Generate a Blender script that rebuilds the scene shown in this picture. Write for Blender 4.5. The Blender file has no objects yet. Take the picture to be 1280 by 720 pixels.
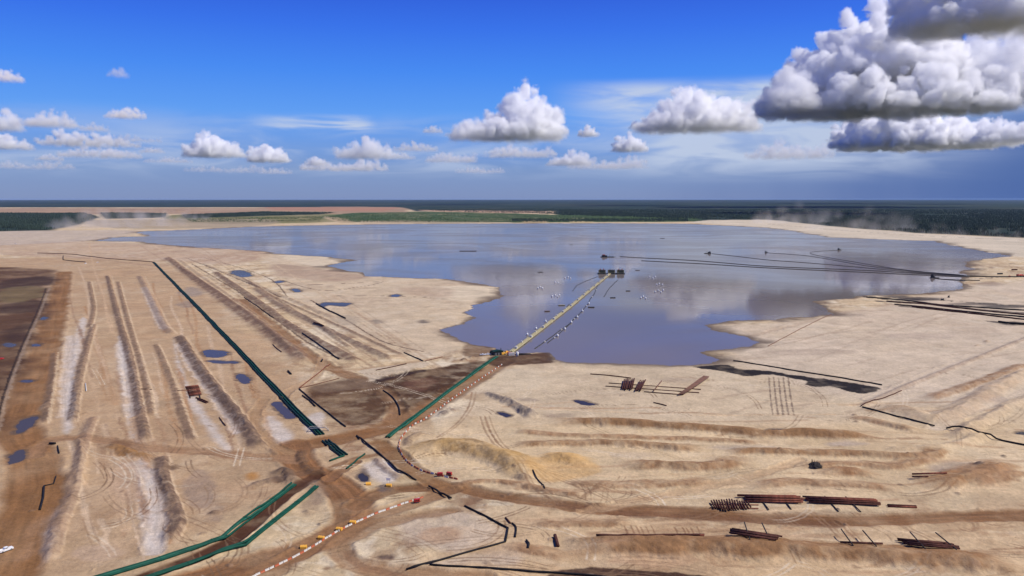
import bpy, bmesh, math, random
import numpy as np
from mathutils import Vector, Matrix

S = bpy.context.scene
COL = S.collection
rnd = random.Random(7)
H = 150.0                      # helicopter height above the sand, metres
F = 1004.0                     # focal length in 1280-pixel-wide units
HZ = 112.0
P = math.atan(HZ / F)
cP, sP = math.cos(P), math.sin(P)

# ------------------------------------------------------------------ survey helpers
def G(px, py, z=0.0):
    """a pixel of the survey photograph -> point on the level z"""
    x = (px - 640.0) / F; y = (360.0 - py) / F
    dx, dy, dz = x, cP + y * sP, -sP + y * cP
    t = (z - H) / dz
    return (dx * t, dy * t)
def GP(pts, z=0.0):
    return np.array([G(a, b, z) for a, b in pts], dtype=np.float64)
def lin(c):
    c = np.array(c, dtype=np.float64) / 255.0
    return np.where(c <= 0.04045, c / 12.92, ((c + 0.055) / 1.055) ** 2.4)
KL = np.array([1.30, 1.27, 1.29])      # light on level open ground: displayed linear / albedo
def alb(c):
    return np.clip(lin(c) / KL, 0.004, 0.9)
def smooth(pts, n=6, closed=False):
    p = np.array(pts, dtype=np.float64)
    if len(p) < 3: return p
    out = []
    m = len(p)
    rng = range(m) if closed else range(m - 1)
    for i in rng:
        p0 = p[(i - 1) % m] if (closed or i > 0) else p[0]
        p1 = p[i]; p2 = p[(i + 1) % m]
        p3 = p[(i + 2) % m] if (closed or i + 2 < m) else p[-1]
        for k in range(n):
            t = k / n
            out.append(0.5 * (2 * p1 + (p2 - p0) * t + (2 * p0 - 5 * p1 + 4 * p2 - p3) * t * t + (3 * p1 - p0 - 3 * p2 + p3) * t ** 3))
    if not closed: out.append(p[-1])
    return np.array(out)

# ------------------------------------------------------------------ noise
def _hash(ix, iy, seed):
    h = (ix.astype(np.int64) * 374761393 + iy.astype(np.int64) * 668265263 + seed * 974634777) & 0xFFFFFFFF
    h = ((h ^ (h >> 13)) * 1274126177) & 0xFFFFFFFF
    h = h ^ (h >> 16)
    return (h & 0xFFFF).astype(np.float32) / 32767.5 - 1.0
def vn(x, y, seed=0):
    fx = np.floor(x); fy = np.floor(y)
    ix = fx.astype(np.int64); iy = fy.astype(np.int64)
    u = (x - fx).astype(np.float32); v = (y - fy).astype(np.float32)
    u = u * u * (3 - 2 * u); v = v * v * (3 - 2 * v)
    a = _hash(ix, iy, seed); b = _hash(ix + 1, iy, seed); c = _hash(ix, iy + 1, seed); d = _hash(ix + 1, iy + 1, seed)
    return (a + (b - a) * u) + ((c + (d - c) * u) - (a + (b - a) * u)) * v
def fbm(x, y, sc, octv=3, seed=0, gain=0.5):
    r = 0; a = 1; t = 0
    for k in range(octv):
        r = r + a * vn(x / sc + 17.3 * k, y / sc - 9.1 * k, seed + k); t += a
        a *= gain; sc *= 0.47
    return r / t
def sst(a, b, x):
    t = np.clip((x - a) / (b - a), 0, 1)
    return t * t * (3 - 2 * t)
def polyd(x, y, pl):
    """distance, signed side, arc length to polyline"""
    best = np.full(x.shape, 1e18); sg = np.zeros(x.shape); al = np.zeros(x.shape); acc = 0.0
    for (ax, ay), (bx, by) in zip(pl[:-1], pl[1:]):
        ex, ey = bx - ax, by - ay
        L2 = ex * ex + ey * ey + 1e-9; L = math.sqrt(L2)
        t = np.clip(((x - ax) * ex + (y - ay) * ey) / L2, 0, 1)
        dx = x - ax - t * ex; dy = y - ay - t * ey
        d2 = dx * dx + dy * dy
        m = d2 < best
        best = np.where(m, d2, best)
        sg = np.where(m, np.sign(ex * (y - ay) - ey * (x - ax)), sg)
        al = np.where(m, acc + t * L, al)
        acc += L
    return np.sqrt(best), sg, al, acc
def inside(x, y, pg):
    r = np.zeros(x.shape, bool)
    n = len(pg)
    for i in range(n):
        ax, ay = pg[i]; bx, by = pg[(i + 1) % n]
        c = (ay > y) != (by > y)
        r ^= c & (x < (bx - ax) * (y - ay) / ((by - ay) if abs(by - ay) > 1e-9 else 1e-9) + ax)
    return r
def signed(x, y, pg):
    d, _, _, _ = polyd(x, y, list(pg) + [pg[0]])
    return np.where(inside(x, y, pg), d, -d)

def offset0(px, d):
    pl = smooth(GP(px), 6); t = np.gradient(pl, axis=0); t /= np.linalg.norm(t, axis=1, keepdims=True) + 1e-9
    return pl + np.stack([-t[:, 1], t[:, 0]], 1) * d
# ------------------------------------------------------------------ the survey of the ground
OPS = []
def road(pts, w, c, s=1.0, soft=0.3, warp=1.5, ruts=0.35, sm=True):
    pl = GP(pts); pl = smooth(pl, 6) if sm else pl
    OPS.append(('road', pl, w, alb(c), s, soft, warp, ruts))
def ridge(pts, h, w, rough=0.35, c=None, s=0.5, skew=0.0, sm=True):
    pl = GP(pts); pl = smooth(pl, 5) if sm else pl
    OPS.append(('ridge', pl, h, w, rough, None if c is None else alb(c), s, skew))
def area(pts, c, s=1.0, soft=4.0, warp=6.0, wsc=25.0, sm=True, mottle=0.4):
    pg = GP(pts); pg = smooth(pg, 4, True) if sm else pg
    OPS.append(('area', pg, alb(c), s, soft, warp, wsc, mottle))
def mound(px, py, rx, ry, h, c=None, s=0.8, rot=0.0):
    x, y = G(px, py)
    OPS.append(('mound', np.array([[x, y]]), rx, ry, h, None if c is None else alb(c), s, rot))
PUD = []
def puddle(pts, c=(74, 82, 112), kind='blue'):
    pg = smooth(GP(pts), 5, True)
    PUD.append((pg, kind))

LAKE_PX = [(175,289),(240,287),(320,283),(400,281.5),(480,280),(560,279.6),(640,279.2),(760,279),(860,279.6),(960,284.5),(992,289),(1030,296),(1100,299),
 (1167,301),(1185,306),(1220,312.5),(1265,320),(1232,323),(1210,326),(1204,331),(1215,336),(1202,339),(1210,344),(1200,350),(1203,356),(1197,361),(1177,364.5),(1140,367),(1110,368),(1082,369),
 (1062,372),(1020,376),(1028,384),(1037,389),(1047,393),(1010,395),(985,396),(972,400),(960,399),(935,399.5),(915,401),(885,406),(902,414),(927,421),(950,427),(935,432),(900,436),(875,439),(892,445),
 (900,449),(890,454),(865,455.5),(800,454),(740,453),(705,452),(692,449),(687,440),(672,440),(650,441),(628,438),(616,434.5),(588,429),(571,421),(560,416.5),(553,412),(575,405),(597,397),(586,390),(592,381),
 (612,377),(627,370),(622,359),(595,354),(560,348),(520,347),(457,345),(455,341),(425,337),(410,332.5),(428,328),(445,325),(435,324),(395,319.5),(360,317.5),(320,313.5),(250,309),(212,306),
 (175,302),(117,301),(150,296),(190,295),(170,291)]
LAKE = GP(LAKE_PX)
LAKE_Z = -0.7

SAND = (213, 186, 148)
# large tone regions -------------------------------------------------
area([(-60,330),(190,325),(330,420),(430,560),(300,640),(100,730),(-80,730)], (188,153,117), .8, 30, 25, 90)
area([(640,636),(900,650),(1400,636),(1400,760),(480,760),(560,690)], (204,168,128), .55, 12, 14, 50)
area([(480,560),(640,500),(900,500),(1300,520),(1300,620),(900,640),(640,620)], (218,189,149), .8, 20, 20, 70)
area([(690,455),(1300,440),(1400,470),(1300,520),(640,525),(600,500)], (210,187,156), .75, 20, 14, 60)
area([(880,405),(1000,400),(1280,350),(1400,360),(1300,470),(1100,500),(920,450)], (212,190,164), .8, 20, 14, 60)
area([(330,316),(430,328),(620,360),(590,425),(500,440),(380,380)], (209,185,155), .7, 20, 14, 60)
area([(600,357),(625,365),(600,376),(560,375),(540,360)], (224,203,172), .7, 12, 14, 60)
area([(350,318),(440,324),(405,334),(370,328)], (222,202,172), .7, 12, 14, 60)
area([(345,330),(420,338),(460,346),(420,352),(350,345)], (172,142,118), .6, 14, 14, 60)
area([(500,360),(560,360),(560,372),(510,368)], (182,152,126), .5, 8, 10, 30)
area([(0,300),(300,310),(300,330),(190,325),(0,318)], (190,158,132), .6, 20, 20, 90)
area([(-40,290),(150,288),(170,291),(110,301),(-40,306)], (196,176,156), .8, 30, 20, 90)
# bright deposits left and right
for q in ([(92,470),(103,430),(108,400),(100,400),(90,440),(80,530),(90,530)], [(170,580),(185,575),(192,620),(205,680),(185,690),(175,640)],
          [(150,420),(158,450),(165,520),(178,555),(168,560),(155,500),(146,440)], [(50,680),(60,600),(72,600),(62,690),(30,715)], [(217,425),(230,470),(260,520),(290,560),(276,560),(230,490)],
          [(384,520),(405,515),(400,535),(385,540)], [(455,585),(480,575),(500,595),(480,606)], [(340,520),(365,545),(350,555),(330,530)]):
    area(q, (214,200,188), .75, 3, 3, 12)
for q in ([(540,640),(600,645),(625,670),(570,690),(505,670),(500,650)], [(560,698),(640,690),(640,705),(560,705)]):
    area(q, (205,184,162), .6, 4, 4, 14)
# far land ----------------------------------------------------------
FOREST_C = (47, 62, 52)
FLOOR = (40, 56, 46)
area([(-500,249.6),(1800,249.6),(1800,258.5),(-500,259.5)], FLOOR, 1, 300, 300, 2000, False, .15)
area([(690,258),(1800,257),(1800,303),(1280,297),(1160,292),(1060,285),(960,275),(870,276),(690,270)], FLOOR, 1, 40, 80, 500, False, .15)
area([(-300,259.5),(150,260),(300,260),(430,258.3),(510,259),(510,265),(420,267.5),(300,267),(110,268),(-300,267)], (172,140,112), 1, 60, 80, 600, False, .7)
area([(330,259),(500,259.5),(480,264),(340,263)], (184,128,100), .7, 60, 80, 500, False, .5)
area([(225,268),(420,267),(420,277),(230,278)], (128,122,78), .9, 30, 60, 300, True, .6)
area([(-300,266),(107,266),(125,272),(100,281),(60,288),(-300,294)], FLOOR, 1, 30, 40, 300, False, .15)
area([(125,275),(330,274),(330,282),(200,286),(120,283)], (164,146,122), .7, 20, 40, 300)
area([(125,265.5),(210,266.5),(208,272),(130,274)], FLOOR, .9, 30, 40, 300, False, .2)
area([(225,268),(330,264),(420,265.5),(400,268),(330,270),(230,273)], FLOOR, .9, 30, 40, 300, False, .2)
area([(400,270.5),(440,266),(560,264),(700,268.5),(870,271),(880,277),(640,278.4),(470,278.3),(420,277)], (76,96,56), 1, 30, 60, 200, False, .7)
area([(500,259),(700,258),(700,263),(640,266),(520,264)], FLOOR, 1, 50, 60, 400, False, .2)
area([(520,262.5),(640,263.2),(696,264.6),(690,266.6),(640,266.6),(540,264.4)], (196,160,130), .95, 25, 30, 400, False, .4)
area([(405,270),(430,273),(445,279),(425,279),(408,274)], (190,165,130), .9, 20, 20, 200, False)
area([(450,276),(500,275.5),(560,277),(640,277.5),(640,279),(450,280)], (196,172,140), .7, 20, 20, 300, False, .6)
area([(660,274),(680,275),(680,279),(655,279)], (188,160,120), .8, 10, 20, 200)
area([(715,276),(740,277),(735,279.4),(715,279.4)], (200,176,130), .8, 10, 20, 200)
area([(860,278),(885,275),(960,274.5),(1060,285),(1160,292.5),(1280,298),(1500,306),(1500,330),(1280,322),(1200,312),(1165,302),(1030,297),(960,285)], (216,198,172), 1, 15, 30, 300, False, .35)
road([(960,280),(1060,288.5),(1160,295),(1300,301)], 14, (140,125,108), .7, .5, 8, .3)
# grading strokes left by dozers
rg = random.Random(21)
for k in range(120):
    x, y = rg.uniform(600, 1290), rg.uniform(500, 716); L = rg.uniform(40, 210); b = rg.uniform(-5, 5); e = rg.uniform(-4, 4)
    if x - L / 2 < 590 + max(0, (y - 560)) * .4: continue
    road([(x - L / 2, y - e), (x, y + b * .4), (x + L / 2, y + e)], rg.uniform(.9, 4.2), rg.choice([(226,198,160), (178,142,108), (166,130,98), (222,190,150), (190,154,120)]), rg.uniform(.35, .85), .6, rg.uniform(.6, 2), .5)
for k in range(90):
    x, y = rg.uniform(95, 330), rg.uniform(350, 690); L = rg.uniform(25, 130); sl = .28 - (x / 330) * .05
    if x > 300 - (y - 560) and y > 560: continue
    if x > 190 + (y - 328) * .85: continue
    road([(x - L * sl / 2, y - L / 2), (x - L * sl / 4 + rg.uniform(-4, 4), y - L / 4), (x + rg.uniform(-4, 4), y), (x + L * sl / 4 + rg.uniform(-4, 4), y + L / 4), (x + L * sl / 2, y + L / 2)], rg.uniform(.9, 4.5), rg.choice([(212,182,150), (160,122,92), (150,116,90), (206,172,136), (178,134,94)]), rg.uniform(.35, .75), .6, rg.uniform(.8, 2.5), .5)
for k in range(50):
    t = rg.uniform(0, 1); x, y = 205 + 230 * t + rg.uniform(0, 130), 325 + 135 * t + rg.uniform(-12, 10); L = rg.uniform(40, 140)
    road([(x - L * .5, y - L * .32), (x, y + rg.uniform(-1.5, 1.5)), (x + L * .5, y + L * .32)], rg.uniform(1.2, 4), rg.choice([(214,186,150), (156,122,94), (140,110,88), (200,166,130)]), rg.uniform(.2, .5), .6, 2, .5)
for k in range(70):
    x, y = rg.uniform(880, 1290), rg.uniform(395, 520); L = rg.uniform(20, 120); d = 150 * F / (y - 248)
    if x < 960 and y < 440: continue
    road([(x - L * .5, y + L * rg.uniform(0, .2)), (x, y + rg.uniform(-1.5, 1.5)), (x + L * .5, y - L * rg.uniform(0, .2))], rg.uniform(1.5, 5), rg.choice([(220,196,164), (172,146,122), (164,136,112)]), rg.uniform(.15, .45), .6, 2, .5)
for q, o_ in (([(135,345),(150,400),(162,440),(172,490),(180,530),(186,552)], 5), ([(118,405),(108,440),(99,480),(92,528)], 4.5), ([(120,520),(106,556),(92,620),(76,660),(66,700)], 4), ([(226,420),(250,458),(275,490),(300,520),(330,562)], 7.5), ([(205,568),(208,600),(220,630),(226,655),(212,682)], 5.5), ([(175,345),(195,385),(205,405),(216,418)], 6)):
    road([(x + o_, y) for x, y in q], 2.4, (216,186,152), .5, .5, 1.6, .4)  # pale strip along each berm crest: its sunlit edge put into the colour
for q in ([(150,430),(160,470),(166,520)], [(225,430),(245,465),(272,500),(300,540)], [(168,580),(190,600),(196,640),(190,690)], [(60,600),(54,650),(40,700)], [(88,420),(84,470),(84,520)], [(180,360),(196,395),(206,412)]):
    road(q, 9, (216,200,186), .6, .6, 3, .5)
# roads -------------------------------------------------------------
BR = (140, 98, 62); DK = (104, 78, 58)
road([(630,452),(600,470),(555,498),(505,527),(455,543),(400,553),(365,562)], 22, BR, .85, .35, 2.5, .5)
road([(365,556),(380,585),(415,602),(436,622),(441,645),(425,665),(385,684),(320,704),(230,730),(100,770)], 19, (142,100,66), .95, .25, 2, .75)
road([(350,600),(372,592),(392,588)], 9, (128,94,68), .9, .4, 1.5, .4)
road([(1400,640),(1280,644),(1180,647),(1060,651),(960,648),(860,641),(750,637),(690,629),(640,622),(585,613),(530,610),(480,615),(448,632)], 13, (138,99,67), .92, .35, 2, .6)
road([(700,630),(780,641),(850,645),(940,651),(1040,655)], 9, (116,80,56), .65, .5, 2.5, .5)
road([(475,555),(505,580),(535,600),(565,612)], 13, (140,101,66), .9, .35, 1.5, .4)
road([(560,615),(520,628),(470,645),(420,668),(370,695),(310,730)], 13, (148,108,75), .8, .4, 2, .5)
road([(560,640),(500,650),(450,665),(425,685),(440,705),(500,716),(600,722)], 12, (156,118,84), .75, .4, 2, .5)
road([(436,690),(450,706),(510,722)], 5, (140,102,74), .6, .4, 1, .4)
road([(300,375),(345,410),(388,445),(425,465),(462,478),(485,492),(497,508),(495,525)], 15, (146,108,75), .88, .35, 3, .5)
road([(404,446),(400,462),(385,478),(360,490),(350,505)], 9, (182,148,114), .7, .5, 2, .4)
road([(395,460),(440,462),(500,455),(560,445)], 9, (172,138,104), .6, .5, 2, .4)
road([(80,340),(72,380),(55,440),(38,490),(22,540),(40,570),(45,610),(25,660),(0,720),(-20,760)], 27, (146,104,66), .93, .3, 4, .55)
road([(40,570),(60,552),(110,548),(180,560),(260,565),(330,572),(372,575)], 12, (158,120,88), .8, .4, 3, .5)
road([(330,500),(318,520),(322,540),(345,558),(362,566)], 9, (170,134,98), .7, .5, 2, .4)
road([(395,596),(352,622),(296,672),(240,700),(160,730)], 9.5, (84,54,38), 1, .2, .5, .5)
road([(0,322),(60,318),(190,332),(205,330)], 16, (168,136,110), .5, .5, 6, .3)
road([(445,578),(425,590),(412,600)], 7, (140,100,70), .9, .3, 1, .3)
road([(415,585),(440,575),(475,568)], 6, (150,112,80), .8, .3, 1, .3)
road([(730,640),(800,625),(900,605),(960,590),(1000,575)], 8, (196,160,122), .6, .5, 2, .5)
road([(1090,500),(1160,470),(1230,440),(1300,415)], 12, (205,184,160), .7, .5, 2, .3)
road([(1170,535),(1210,515),(1290,485)], 12, (212,190,164), .7, .4, 2, .3)
road([(940,420),(1000,405),(1060,390),(1110,388)], 10, (190,164,138), .6, .4, 4, .4)
# long grooves beyond the green line
for q in ([(320,382),(345,400),(385,428),(426,449)], [(240,330),(290,360),(320,382)], [(232,322),(300,350),(352,372)], [(388,375),(430,398),(475,425),(530,440)],
          [(352,350),(400,363),(455,358),(480,352)], [(367,357),(420,355),(480,352)], [(420,370),(480,370),(540,372)], [(255,322),(330,345),(360,372)]):
    road(q, 2.6, (98,76,62), .8, .4, 1.5, .2)
# dark, worked ground ------------------------------------------------
area([(380,490),(402,479),(450,474),(478,486),(486,515),(470,528),(436,531),(408,512)], (98,70,48), .88, 5, 8, 18, True, .8)
area([(392,480),(450,472),(480,480),(440,487),(400,490)], (136,112,90), .6, 3, 4, 14)
area([(470,474),(505,466),(535,461),(600,452),(606,458),(575,478),(530,505),(503,518),(498,500),(480,486)], (84,58,39), .92, 4, 8, 18, True, .7)
area([(452,462),(525,453),(532,458),(470,476),(458,470)], (206,184,156), .9, 1.5, 2, 10)
area([(470,475),(500,467),(528,462),(528,465),(500,471),(474,478)], (60,42,38), .85, 1.5, 3, 10)
area([(505,478),(535,472),(545,480),(520,490)], (120,82,64), .5, 3, 4, 10)
area([(-120,336),(50,336),(70,345),(60,385),(40,430),(22,470),(5,530),(-20,560),(-140,560)], (98,70,50), .92, 16, 26, 60, True, .8)
for q in ([(0,352),(60,345),(62,356),(0,362)], [(0,382),(50,375),(50,388),(0,392)], [(0,415),(40,405),(30,425),(0,430)]):
    area(q, (66,48,40), .7, 10, 16, 40)
area([(0,362),(50,358),(52,372),(0,378)], (128,110,76), .6, 6, 14, 40)
road([(62,360),(48,395),(28,440),(10,490),(-2,540)], 3, (170,146,124), .55, .5, 2, .4)
road([(58,360),(44,395),(24,440),(6,490),(-6,540)], 2, (58,44,38), .9, .4, 1, .1)
area([(610,448),(640,443),(672,441),(686,441),(692,452),(660,456),(620,458)], (92,66,48), .95, 3, 4, 14)
area([(640,454),(600,470),(560,500),(520,525),(560,500),(640,460)], (150,116,86), .5, 4, 4, 20)
area([(585,430),(616,435),(612,442),(590,447),(578,440)], (110,82,62), .7, 3, 4, 14)
# streaks of damp ground ---------------------------------------------
for (x, y, a, b, c, s) in ((430,400,40,6,(170,150,128),.6),(470,402,18,3,(120,108,98),.6),(530,402,14,2.4,(96,86,80),.8),(240,365,30,6,(150,138,130),.6),(235,380,24,4,(132,120,116),.5),
    (975,538,22,2,(92,90,102),.9),(660,500,30,2.5,(150,132,118),.5),(700,520,40,3,(160,138,118),.5),(850,475,60,3,(180,158,136),.5),(1010,440,120,4,(172,150,130),.45),(1150,420,90,4,(180,158,140),.4),
    (1230,500,60,4,(176,154,138),.5),(1060,555,60,3,(176,158,146),.6),(930,560,90,3,(186,166,148),.5),(1190,585,60,8,(168,148,134),.55),(790,570,60,4,(196,174,150),.4),
    (250,610,40,24,(158,134,116),.6),(270,640,24,12,(166,140,118),.5),(395,615,20,16,(146,122,102),.7),(385,635,18,10,(150,124,100),.6),(352,595,30,8,(120,98,80),.6),(478,610,14,4,(110,96,90),.9),
    (455,592,16,7,(112,98,92),.8),(548,670,50,10,(190,150,116),.6),(480,697,20,3,(110,88,76),.9),(120,690,60,10,(196,166,140),.5),(160,600,40,30,(190,156,128),.5),(195,640,30,3,(176,146,120),.4),
    (212,585,14,3,(110,84,66),.8),(160,565,34,5,(150,108,66),.85),(150,555,24,4,(120,84,58),.6),(315,595,16,5,(188,132,70),.8),(145,500,40,6,(188,150,112),.4),(280,470,26,8,(196,164,130),.5),
    (640,690,70,8,(206,172,138),.4),(820,700,120,8,(196,156,122),.5),(780,684,60,6,(172,130,98),.6),(1000,610,100,6,(214,184,148),.4),(860,655,60,3,(150,112,84),.5),(1240,600,60,10,(196,160,124),.5),
    (620,430,12,2,(120,100,84),.5),(1215,380,60,1.6,(90,80,74),.8),(1150,374,60,2.2,(72,64,60),.85),(1120,371.5,40,1.4,(66,60,62),.8),(1260,383,60,2,(76,70,66),.8),(1265,404,24,2.5,(62,54,52),.9),(1235,355,30,3,(160,138,120),.6)):
    q = [(x + a / 2 * math.cos(t), y + b * math.sin(t)) for t in np.linspace(0, 2 * math.pi, 11)[:-1]]
    d = 150 * F / max(y - 248, 5)
    area(q, c, s, max(1.0, d * .006), max(1.5, d * .009), max(5, d * .03))
# dark pool of bitumen and pond edges
area([(868,459),(905,456.5),(930,462),(960,463.5),(997,469.5),(1085,481),(1101,485.5),(1080,491),(1055,487),(1035,482),(1014,482.5),(1005,476),(975,470),(960,468),(934,470.5),(905,465)], (44,37,36), 1, 1.2, 5, 10, True, .35)
area([(690,716),(740,709),(800,712),(860,716),(900,726),(700,730)], (78,54,42), .95, 1, 2, 8)
# wet black strips at the eastern landing
for q, w_ in (([(1080,371),(1110,375),(1150,379),(1185,381)], 9), ([(1100,377),(1160,380),(1240,388),(1300,393)], 12), ([(1130,383),(1200,389),(1300,398)], 12), ([(1080,370),(1130,373),(1200,377),(1300,386)], 5), ([(1240,402),(1270,405),(1300,408)], 12), ([(1190,346),(1225,348),(1250,346)], 6)):
    road(q, w_, (62,54,52), .85, .5, 6, .6)
# ruts
for k in range(5):
    road([(961 + 6 * k, 471), (963 + 6.3 * k, 495), (966 + 6.6 * k, 520)], 1.2, (118,98,84), .75, .5, .8, .2)
for k in range(14):
    x = 842 + 7 * k + rnd.uniform(-2, 2)
    if 878 < x < 900: continue
    road([(x - 62, 657 + rnd.uniform(-1, 1)), (x - 58, 664), (x - 56, 674)], .8, (136,98,70), .6, .5, .3, .2)
for q in ([(600,520),(610,545),(640,575),(700,600),(760,625)], [(640,583),(650,592),(668,612),(700,630)], [(606,520),(618,548),(650,580),(690,605)], [(760,600),(740,612),(725,625)],
          [(905,660),(930,672),(955,686)], [(1010,640),(1030,655),(1050,672)], [(1040,650),(1060,664),(1075,680)], [(1120,655),(1150,668),(1175,680)], [(1200,650),(1216,656),(1214,664),(1196,660)],
          [(965,640),(985,650),(1000,660)], [(1060,640),(1080,652)], [(445,545),(430,560),(412,572)], [(590,490),(585,510),(570,530),(545,548)]):
    road(q, 1.3, (150,116,88), .65, .5, .5, .2); 
    pq = [(a + 5, b - 1) for a, b in q]
    road(pq, 1.1, (158,124,94), .55, .5, .5, .2)
rt = random.Random(3)
for k in range(190):        # faint wheel tracks over the open sand
    x, y = rt.uniform(90, 1330), rt.uniform(455, 740)
    a = rt.uniform(-.5, .5) + (1.2 if x < 350 else 0); L = rt.uniform(40, 150); b = rt.uniform(-.5, .5)
    q = [(x, y)]
    for j in range(4):
        q.append((q[-1][0] + L / 4 * math.cos(a), q[-1][1] + L / 4 * math.sin(a) * .45)); a += b
    if min(p[1] for p in q) < 450 or min(p[1] for p in q) < 458 and max(p[0] for p in q) > 560: continue
    tc_ = rt.choice([(134,102,76), (150,118,90), (122,94,72), (228,208,180)]); ts_ = rt.uniform(.35, .75); tw_ = rt.uniform(.5, .9)
    road(q, tw_, tc_, ts_, .5, .4, .2); gp_ = offset0(q, rt.uniform(2.2, 3.4)); OPS.append(('road', gp_, tw_, alb(tc_), ts_, .5, .4, .2))
# relief -------------------------------------------------------------
TAN = (168,136,108)
ridge([(135,345),(150,400),(162,440),(172,490),(180,530),(186,552)], 2.0, 5.5, .28, (128,102,84), .8, -.35)
ridge([(118,405),(108,440),(99,480),(92,528)], 1.8, 5, .35, (128,102,84), .7, -.3)
ridge([(120,520),(106,556),(92,620),(76,660),(66,700)], 1.5, 5, .2, (150,120,98), .6, -.35)
for q in ([(112,352),(118,385),(112,410)], [(148,352),(158,390),(170,430),(182,470),(192,520)], [(196,430),(214,470),(232,520),(244,552)], [(70,440),(66,480),(58,530)], [(225,335),(300,385),(365,440)], [(300,345),(372,390),(440,435)], [(345,372),(420,405),(505,444)]):
    ridge(q, 1.1, 4.5, .3, (136,108,86), .7, -.35)
    road([(a + 3, b) for a, b in q], 2.0, (218,190,156), .5, .5, 1.5, .4)  # lit crest painted as a pale stroke beside each thin ridge
ridge([(175,345),(195,385),(205,405),(216,418)], 1.9, 7, .3, (146,120,102), .6, -.3)
ridge([(226,420),(250,458),(275,490),(300,520),(330,562)], 2.7, 7.5, .28, (122,98,82), .85, -.4)
ridge([(205,568),(208,600),(220,630),(226,655),(212,682)], 2.2, 5.5, .2, (126,100,82), .8, -.4)
ridge([(98,548),(104,580),(100,610)], 1.5, 4, .5, None, .5, -.3)
ridge([(135,555),(165,568),(200,572)], 2.2, 6, .5, (160,118,76), .7)
ridge([(210,322),(262,360),(318,400),(352,425),(388,452)], 3.3, 13, .22, (134,104,84), .8, -.35)
ridge([(270,340),(332,383),(362,405),(410,432),(450,453)], 2.8, 9.5, .25, (134,106,86), .8, -.35)
ridge([(320,360),(352,382),(390,402),(440,426),(492,450)], 2.5, 8, .25, (142,116,96), .75, -.35)
ridge([(255,330),(330,360),(420,398)], 1.6, 7, .5, (160,132,108), .4, -.3)
ridge([(225,325),(282,366),(340,408)], 1.6, 6, .5, (176,146,118), .4, -.3)
ridge([(684,531),(720,530),(800,534),(900,541),(960,545),(1030,546),(1110,549)], 4.2, 14, .35, (156,118,82), .95, .45)  # terrace faces darkened: eroded soil tone plus shading put into the colour
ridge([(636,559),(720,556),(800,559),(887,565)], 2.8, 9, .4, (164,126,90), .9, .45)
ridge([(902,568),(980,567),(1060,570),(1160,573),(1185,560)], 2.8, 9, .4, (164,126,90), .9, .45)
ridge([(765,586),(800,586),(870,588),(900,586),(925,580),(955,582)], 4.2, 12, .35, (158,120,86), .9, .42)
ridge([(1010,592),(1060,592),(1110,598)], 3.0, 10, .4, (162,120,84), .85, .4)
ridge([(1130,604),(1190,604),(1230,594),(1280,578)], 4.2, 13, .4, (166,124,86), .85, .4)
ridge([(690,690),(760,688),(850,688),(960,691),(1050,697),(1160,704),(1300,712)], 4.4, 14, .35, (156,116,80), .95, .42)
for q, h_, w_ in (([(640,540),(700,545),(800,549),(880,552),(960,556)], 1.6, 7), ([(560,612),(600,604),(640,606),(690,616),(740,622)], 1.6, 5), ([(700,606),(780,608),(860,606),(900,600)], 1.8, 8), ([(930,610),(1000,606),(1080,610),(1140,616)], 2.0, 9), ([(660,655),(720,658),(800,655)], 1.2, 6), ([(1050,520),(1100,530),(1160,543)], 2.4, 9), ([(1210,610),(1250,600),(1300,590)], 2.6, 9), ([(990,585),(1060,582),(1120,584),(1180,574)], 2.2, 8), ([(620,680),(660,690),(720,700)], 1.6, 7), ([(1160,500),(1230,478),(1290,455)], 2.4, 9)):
    ridge(q, h_, w_, .4, (166,128,94), .75, .4)  # lesser benches likewise, soil tone with face shading painted in
ridge([(700,676),(800,681),(880,681)], 1.0, 4, .4, None)
ridge([(524,580),(536,566),(560,562),(600,568),(640,582),(668,606)], 7.0, 17, .3, (188,150,98), .9, .3)
ridge([(560,560),(590,560),(622,571)], 2.0, 8, .3, (158,128,92), .5, .3)
ridge([(640,595),(655,600),(668,606)], 2.2, 5, .4, (140,112,88), .6)
ridge([(664,580),(700,576),(745,586)], 4.2, 11, .25, (208,164,104), .85, .4)
area([(655,580),(690,573),(735,578),(750,590),(700,602),(668,597)], (206,162,104), .6, 2, 3, 10)
ridge([(606,490),(625,498),(648,510),(668,525)], 2.8, 6, .6, (140,124,110), .7)
ridge([(640,505),(660,512),(670,522)], 1.6, 4, .6, (140,124,110), .6)
ridge([(545,523),(560,515),(575,511)], 2.0, 5, .5, (120,104,94), .7)
ridge([(510,560),(512,549),(530,540)], 1.6, 4, .4, (130,106,86), .6)
ridge([(1075,508),(1140,480),(1210,452),(1290,420)], 1.4, 5, .3, (170,142,118), .5)
ridge([(1085,506),(1130,514),(1160,524),(1190,520),(1230,495),(1290,462)], 4.0, 13, .35, (196,164,130), .5)
ridge([(1190,550),(1240,520),(1300,492)], 3.2, 9, .4, (206,176,142), .4)
ridge([(1100,560),(1150,562),(1200,555),(1240,540)], 2.4, 7, .4, (212,182,144), .4)
ridge([(500,655),(560,645),(610,652)], 1.0, 6, .4)
ridge([(540,668),(570,665),(595,672)], 1.6, 8, .4, (188,148,112), .5)
ridge([(340,596),(355,588),(365,600),(380,605)], 1.6, 5, .5, (112,88,70), .6)
ridge([(380,560),(376,575),(392,592),(410,586)], 1.0, 4, .4, (104,78,58), .7)
ridge([(468,572),(480,585),(505,603)], 1.2, 3.5, .4, (140,106,80), .5)
ridge([(470,474),(500,466),(530,460)], 1.8, 4, .4)
ridge([(640,452),(660,445),(684,442)], 2.6, 9, .4, (96,70,52), .7)
ridge([(1085,370.5),(1140,371),(1200,370)], 1.6, 14, .4)
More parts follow.
